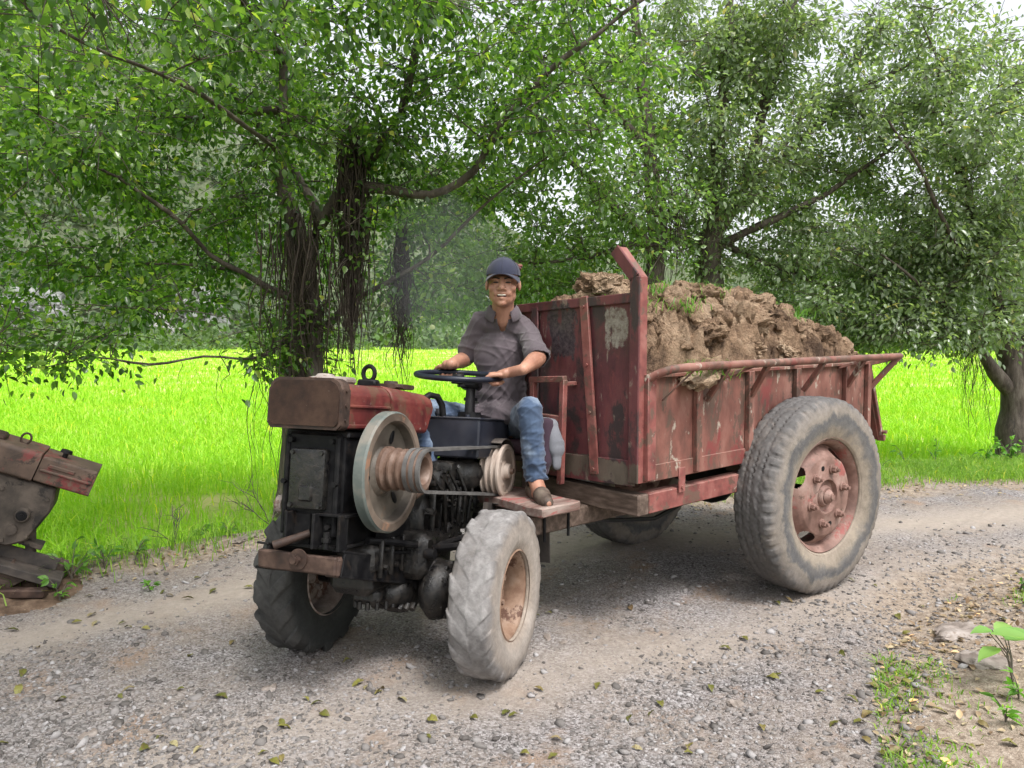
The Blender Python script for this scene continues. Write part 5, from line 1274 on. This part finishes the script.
n = 300; x = rng.uniform(-58, 58, n); y = np.sqrt(np.maximum(79**2-x**2, 40**2))+rng.uniform(-2, 2, n); C = np.stack([x, y, np.full(n, -.4)], -1); rad = .6+2.4*rng.random(n)**2; C[:, 1] -= rng.uniform(0, 9, n); bushes('field_hedge', C, rad, 90, rad*.24, MAT['leaf_far'])
for px, py, r, lab in ((30, 312, (3.6, 2.4, 3.4), 'grey rock outcrop on the far side of the paddy, leftmost'), (200, 300, (2.2, 2, 2.4), 'pale boulder among bushes beyond the paddy, left of the banyan trunk')):
    p = up_px(px, py, 76.); o = link('rock_outcrop', clod_mesh('rock_outcrop', r, px*.11, 5, 1.3), MAT['hill_rock'], None, (p[0], p[1], p[2]-1.0), (0, 0, 1.)); tag(o, lab, 'rock')

# ------------------------------------------------------------------ verge plants
def weed(p, h, nl, ll, label, group=None, mat='weed', name='weed', ratio=.5):
    t = empty(name, p, (0, 0, 0), label, 'plant', group); tb = Tubes(); P = []; D = []
    for s_ in range(max(2, nl//5)):
        a = rng.uniform(0, 6.28); e = np.array([math.cos(a)*h*.45, math.sin(a)*h*.45, h*rng.uniform(.6, 1.1)]); m = 6; tt = np.linspace(0, 1, m)[:, None]; q = tt*e*np.array([1, 1, 0])*tt+np.array([0, 0, 1])*e[2]*tt
        tb.add(q, np.linspace(.003, .0012, m)+.0005, 5)
        for k_ in range(5): P.append(q[rng.integers(2, m)]); D.append(rng.normal(size=3)*.5+np.array([e[0]*2/h, e[1]*2/h, .1]))
    tb.obj('stem', MAT['twig'], t); L = ll*rng.uniform(.6, 1.2, len(P)); link('leaves', leaf_mesh('leaves', np.array(P), np.array(D), L, L*ratio, .6), MAT[mat], t); return t
W_lab = 'small leafy weed growing on the verge at the edge of the paddy'
for px, py, h, nl, ll in ((72, 585, .22, 30, .07), (105, 575, .16, 25, .06), (135, 570, .14, 20, .05), (60, 600, .12, 20, .05), (200, 548, .10, 15, .05), (230, 545, .10, 15, .045), (150, 590, .06, 15, .04),
                          (905, 470, .22, 20, .06), (960, 462, .30, 30, .06), (985, 470, .20, 30, .06), (1010, 468, .28, 40, .07), (935, 470, .25, 20, .05), (880, 476, .2, 16, .05), (1000, 462, .35, 35, .06)):
    p = at_px(px, py); weed((p.x, p.y, float(gz(p.x, p.y))), h, nl, ll, W_lab, 'weeds on the field verge')
def twig_shrub(p, h, label, seed):
    t = Tubes(); r_ = random.Random(seed)
    def grow(b, d, L, r, lvl):
        m = 5; q = [np.array(b)]; d = np.array(d)
        for i in range(m): d = d+np.array([r_.gauss(0, .16), r_.gauss(0, .16), r_.gauss(0, .08)]); d = d/np.linalg.norm(d); q.append(q[-1]+d*L/m)
        t.add(np.array(q), np.linspace(r, r*.5, m+1), 4)
        if lvl: 
            for i in range(3): grow(q[r_.randint(1, m)], d+np.array([r_.gauss(0, .6), r_.gauss(0, .6), r_.gauss(0, .3)]), L*.6, r*.6, lvl-1)
    for i in range(4): grow((0, 0, 0), (r_.gauss(0, .5), r_.gauss(0, .4), 1), h*.8, .004, 2)
    o = t.obj('bare_shrub', MAT['twig']); o.location = p; tag(o, label, 'plant')
p = at_px(175, 552); twig_shrub((p.x, p.y, float(gz(p.x, p.y))), .22, 'small bare twiggy shrub on the verge between the weeds and flat stone', 3)
p = at_px(268, 540); twig_shrub((p.x, p.y+.1, float(gz(p.x, p.y))), .40, 'taller leafless shrub at the field edge just left of the tractor', 5)
# broad leaved plant at the right edge
pb = at_px(1012, 700); pz = float(gz(pb.x, pb.y)); BP = empty('broad_leaf_plant', (pb.x, pb.y, pz), (0, 0, 0), 'young plant with a few large bright green leaves at the right edge', 'plant')
tb = Tubes(); P = []; D = []; Ls = []
for (bx, by), (tx, ty), L, dy in (((992, 630), (968, 632), .085, .0), ((990, 634), (1040, 640), .19, -.05), ((1000, 648), (968, 664), .115, -.06), ((1005, 640), (1060, 625), .16, .1), ((1008, 640), (1000, 622), .13, .14)):
    b_ = np.array(up_px(bx, by, pb.y+dy*.3)); t_ = np.array(up_px(tx, ty, pb.y+dy)); o_ = np.array([pb.x, pb.y, pz])
    P.append(b_-o_); D.append(t_-b_); Ls.append(L); tb.add(np.stack([np.zeros(3), (b_-o_)*np.array([.3, .3, .6]), b_-o_]), np.array([.0032, .0026, .0018]), 6)
tb.obj('stem', MAT['twig'], BP); Ls = np.array(Ls); link('leaves', leaf_mesh('leaves', np.array(P), np.array(D), Ls, Ls*.62, .9), leaf_mat('broad_leaf', (.13, .27, .06), (.17, .33, .08), (.22, .38, .10), .4, .4, .5), BP)
for px, py in ((1005, 735), (1018, 715), (1020, 600)):
    p = at_px(px, py); weed((p.x, p.y, float(gz(p.x, p.y))), .08, 18, .05, 'low green weed among the dead leaves of the right verge', 'weeds in the right verge', ratio=.35)
# ------------------------------------------------------------------ fallen leaves
def fallen(seed):
    r_ = np.random.default_rng(seed); n = 7; V = []; F = []
    for j in range(n):
        t = j/(n-1); wd = .5*math.sin(math.pi*min(1, t*1.02+.0))**.8*(1-.25*t)
        for i in (-1, -.5, 0, .5, 1): V.append((i*wd*.55, t-.5, .10*abs(i)*wd*1.6+.14*math.sin(t*3)*r_.uniform(.6, 1.4)+.02*r_.normal()))
    for j in range(n-1):
        for i in range(4): a = j*5+i; F.append((a, a+1, a+6, a+5))
    return np_mesh('fallen_leaf', V, F, True)
fl = [fallen(s) for s in range(5)]
for m in fl: m.materials.append(MAT['dryleaf'])
k = NT('fallen_leaf_lying'); oi = k.n('ShaderNodeObjectInfo'); c = k.coord('Object')
colr = k.ramp(oi.outputs['Random'], [(0., (.07, .08, .012)), (.4, (.13, .13, .022)), (.65, (.19, .18, .045)), (.8, (.12, .07, .035)), (1., (.28, .25, .13))])
colr = k.mix(k.ramp(k.noise(c, 6, 4, .6), [(.5, 0.), (.6, .6)]), colr, (.10, .065, .03)); FLM = k.done(k.bsdf(colr, .5, 0, None, .4))
for m in fl: m.materials.clear(); m.materials.append(FLM)
rf = random.Random(5)
spots = [(110, 697), (128, 692), (155, 740), (148, 752), (183, 747), (186, 654), (126, 622), (121, 627), (98, 622), (95, 613), (310, 700), (318, 703), (362, 683), (385, 690), (372, 687), (335, 715), (283, 730), (270, 765), (290, 760), (545, 690), (265, 755),
         (505, 713), (508, 715), (280, 725), (635, 720), (775, 682), (783, 680), (745, 640), (600, 690), (655, 715), (700, 690), (830, 655), (690, 752), (780, 605), (790, 604), (895, 618), (840, 730), (860, 745), (920, 722), (905, 760), (150, 575), (200, 580), (220, 562), (250, 590), (75, 620), (40, 645), (60, 700), (20, 690), (400, 700), (430, 740), (350, 660), (180, 690), (230, 640), (215, 700), (470, 720), (560, 740), (640, 750), (720, 650), (760, 730), (810, 700), (870, 690)]
for q in range(16): spots.append((rf.uniform(0, 700), rf.uniform(590, 768)))
for q in range(24): spots.append((rf.uniform(850, 1020), rf.uniform(575, 768)))
for q in range(14): spots.append((rf.uniform(0, 270), rf.uniform(550, 600)))
for k_, (px, py) in enumerate(spots):
    p = at_px(px, py); p.x += rf.gauss(0, .02); o = bpy.data.objects.new('fallen_leaf', fl[k_ % 5]); COL.objects.link(o)
    s_ = rf.uniform(.035, .065); o.scale = (s_, s_, s_); o.location = (p.x, p.y, float(gz(p.x, p.y))+.006); o.rotation_euler = (rf.gauss(0, .25), rf.gauss(0, .25), rf.random()*6.28)
    tag(o, 'curled yellowish fallen leaf lying on the gravel road or verge', 'leaf', 'leaves fallen on the road')
n = 1700; x = rng.uniform(1.2, 6, n); y = NE(x)-np.abs(rng.normal(.05, .45, n)); P = np.stack([x, y, gz(x, y)+.008], -1)
n2_ = 1500; x = rng.uniform(-6, 8, n2_); y = FE(x)+rng.normal(.05, .2, n2_); P = np.concatenate([P, np.stack([x, y, gz(x, y)+.008], -1)]); D = rng.normal(size=P.shape)*np.array([1, 1, .25]); L = rng.uniform(.018, .045, len(P))
MAT['litter'] = leaf_mat('dead_leaf', (.13, .08, .045), (.25, .18, .11), (.40, .33, .21), .1, .6, .3)
tag(link('leaf_litter', leaf_mesh('leaf_litter', P, D, L, L*.55, .8), MAT['litter']), kind='stuff')
# ------------------------------------------------------------------ mud bank under the derelict engine
def mound(name, c, r, hgt, mat, label, cat, seed, n=46):
    V = []; F = []
    for j in range(n):
        for i in range(n):
            u, v = -1+2*i/(n-1), -1+2*j/(n-1); d = math.hypot(u, v); q = Vector((u*2.3+seed, v*2.3, 0))
            cc = mnoise.voronoi(q*1.8)[0]
            z = hgt*max(0, 1-d*d)**.8*(1+.4*mnoise.noise(q)+.5*(cc[1]-cc[0]-.2))-.05*max(0, d-.8)
            V.append((u*r[0], v*r[1], z+.012*mnoise.noise(q*9)+float(gz(c[0]+u*r[0], c[1]+v*r[1])-gz(*c))))
    for j in range(n-1):
        for i in range(n-1): a = j*n+i; F.append((a, a+1, a+n+1, a+n))
    me = np_mesh(name, V, F); o = link(name, me, mat, None, (c[0], c[1], float(gz(c[0], c[1]))-.012)); tag(o, label, cat); return o
mound('mud_bank', (-2.98, 4.15), (.62, .42), .085, MAT['mud'], 'low bank of lumpy brown mud under the derelict engine at the left edge', 'mud', 3.3)
p = at_px(48, 588); o = link('clay_lump', clod_mesh('clay_lump', (.10, .055, .05), 31, 4, .5), MAT['wood'], None, (p.x, p.y+.05, .075), (0, R(-38), .2)); tag(o, 'slanting tan clay lump propped under the derelict engine leg', 'lump')
g = G(); g.bar((-.5, 0, 0), (.22, .02, -.012), .06, .05, bev=.008); g.fuzz(.006, 9); o = g.obj('iron_bar', MAT['rust'], None, 35, (-2.72, 4.02, .055)); tag(o, 'rusty iron bar lying in the mud under the derelict engine', 'iron bar')
# ------------------------------------------------------------------ grass tufts on the load
for k_, (px, py, Yl) in enumerate(((700, 362, .42), (690, 378, .36), (655, 318, .2), (735, 330, .85), (750, 322, .9), (712, 300, 1.0), (800, 345, 1.6), (675, 330, .5), (690, 352, .5))):
    x_ = (-.02, .03, -.2, -.25, -.3, -.4, -.15, -.28, -.12)[k_]; zz = max(heap_z(x_, Yl)+.04, 1.25) if k_ != 1 else 1.24
    p = CTM @ Vector((x_, Yl, zz)); n = 70; P = rng.normal(size=(n, 3))*np.array([.05, .05, .015]); h = rng.uniform(.03, .085, n)*(1 if k_ > 1 else 1.2)
    o = blades('grass_tuft', P, h, rng.uniform(.0015, .003, n), rng.uniform(.4, 1.6, n), MAT['weed']); del o['kind']; o.location = p
    tag(o, 'tuft of grass still growing in the dug earth on the trailer', 'grass tuft', 'grass tufts on the load')
tuft = [o for o in bpy.data.objects if o.name.startswith('grass_tuft')]
sod = link('sod', clod_mesh('sod', (.10, .17, .06), 77, 4, 1.2), MAT['soil'], None, CTM @ Vector((.035, .42, 1.235)), (.3, 0, R(-49))); tag(sod, 'dark grassy sod hanging over the near rail of the trailer', 'sod')
for k_ in range(2): tuft[k_].location = CTM @ Vector((.06, .36+.14*k_, 1.235)); tuft[k_]['label'] = 'tuft of dark grass on the sod hanging over the trailer rail'
# ------------------------------------------------------------------ exhaust smoke: thin blue air by the driver
t = bmesh.new(); bmesh.ops.create_icosphere(t, subdivisions=4, radius=1)
for v in t.verts:
    q = v.co.copy(); kk = 1+.35*mnoise.noise(q*1.3+Vector((4, 0, 0)))+.15*mnoise.noise(q*3); v.co = Vector((q.x*.42*kk, q.y*.6*kk, q.z*.50*kk))
me = bpy.data.meshes.new('exhaust_smoke'); t.to_mesh(me); t.free(); me.shade_smooth()
k = NT('exhaust_smoke'); pv = k.n('ShaderNodeVolumePrincipled'); pv.inputs['Color'].default_value = (.93, .97, 1., 1); pv.inputs['Density'].default_value = .07; k.l(pv.outputs[0], k.out.inputs['Volume'])
o = link('exhaust_smoke', me, k.m, None, up_px(440, 275, 5.1)); tag(o, kind='stuff')
SKY, SUN, EXPO = .14, 1.45, 1.2
# ------------------------------------------------------------------ camera, light
cam = bpy.data.cameras.new('Camera'); co = bpy.data.objects.new('Camera', cam); COL.objects.link(co)
cam.sensor_width = 36; cam.lens = 36*770/1024; cam.clip_end = 3000; cam.clip_start = .05
co.location = (0, 0, 1.45); co.rotation_euler = (R(90)-math.atan(54/770), 0, 0)
scene.camera = co
w = bpy.data.worlds.new('World'); scene.world = w; w.use_nodes = True
nt = w.node_tree; nt.nodes.clear()
sky = nt.nodes.new('ShaderNodeTexSky'); sky.sky_type = 'NISHITA'; sky.sun_disc = False
SEL, SAZ = 60, 145
sky.sun_elevation = R(SEL); sky.sun_rotation = R(SAZ); sky.dust_density = 4; sky.air_density = 1.2
hsv = nt.nodes.new('ShaderNodeHueSaturation'); hsv.inputs['Saturation'].default_value = .22
bg = nt.nodes.new('ShaderNodeBackground'); bg.inputs[1].default_value = SKY
out = nt.nodes.new('ShaderNodeOutputWorld')
nt.links.new(sky.outputs[0], hsv.inputs['Color']); nt.links.new(hsv.outputs[0], bg.inputs[0]); nt.links.new(bg.outputs[0], out.inputs[0])
sl = bpy.data.lights.new('Sun', 'SUN'); sl.energy = SUN; sl.angle = R(15); sl.color = (1, .965, .935)
so = bpy.data.objects.new('Sun', sl); COL.objects.link(so)
d = Vector((math.sin(R(SAZ))*math.cos(R(SEL)), math.cos(R(SAZ))*math.cos(R(SEL)), math.sin(R(SEL))))
so.rotation_euler = (-d).to_track_quat('-Z', 'Y').to_euler(); so.location = (0, -5, 20)
vs = scene.view_settings; vs.view_transform = 'Standard'; vs.look = 'None'; vs.exposure = EXPO; vs.gamma = 1; vs.use_curve_mapping = False
scene.cycles.use_denoising = True
scene.cycles.max_bounces = 8; scene.cycles.transparent_max_bounces = 8; scene.cycles.diffuse_bounces = 4; scene.cycles.glossy_bounces = 3; scene.cycles.transmission_bounces = 4
scene.cycles.volume_bounces = 0
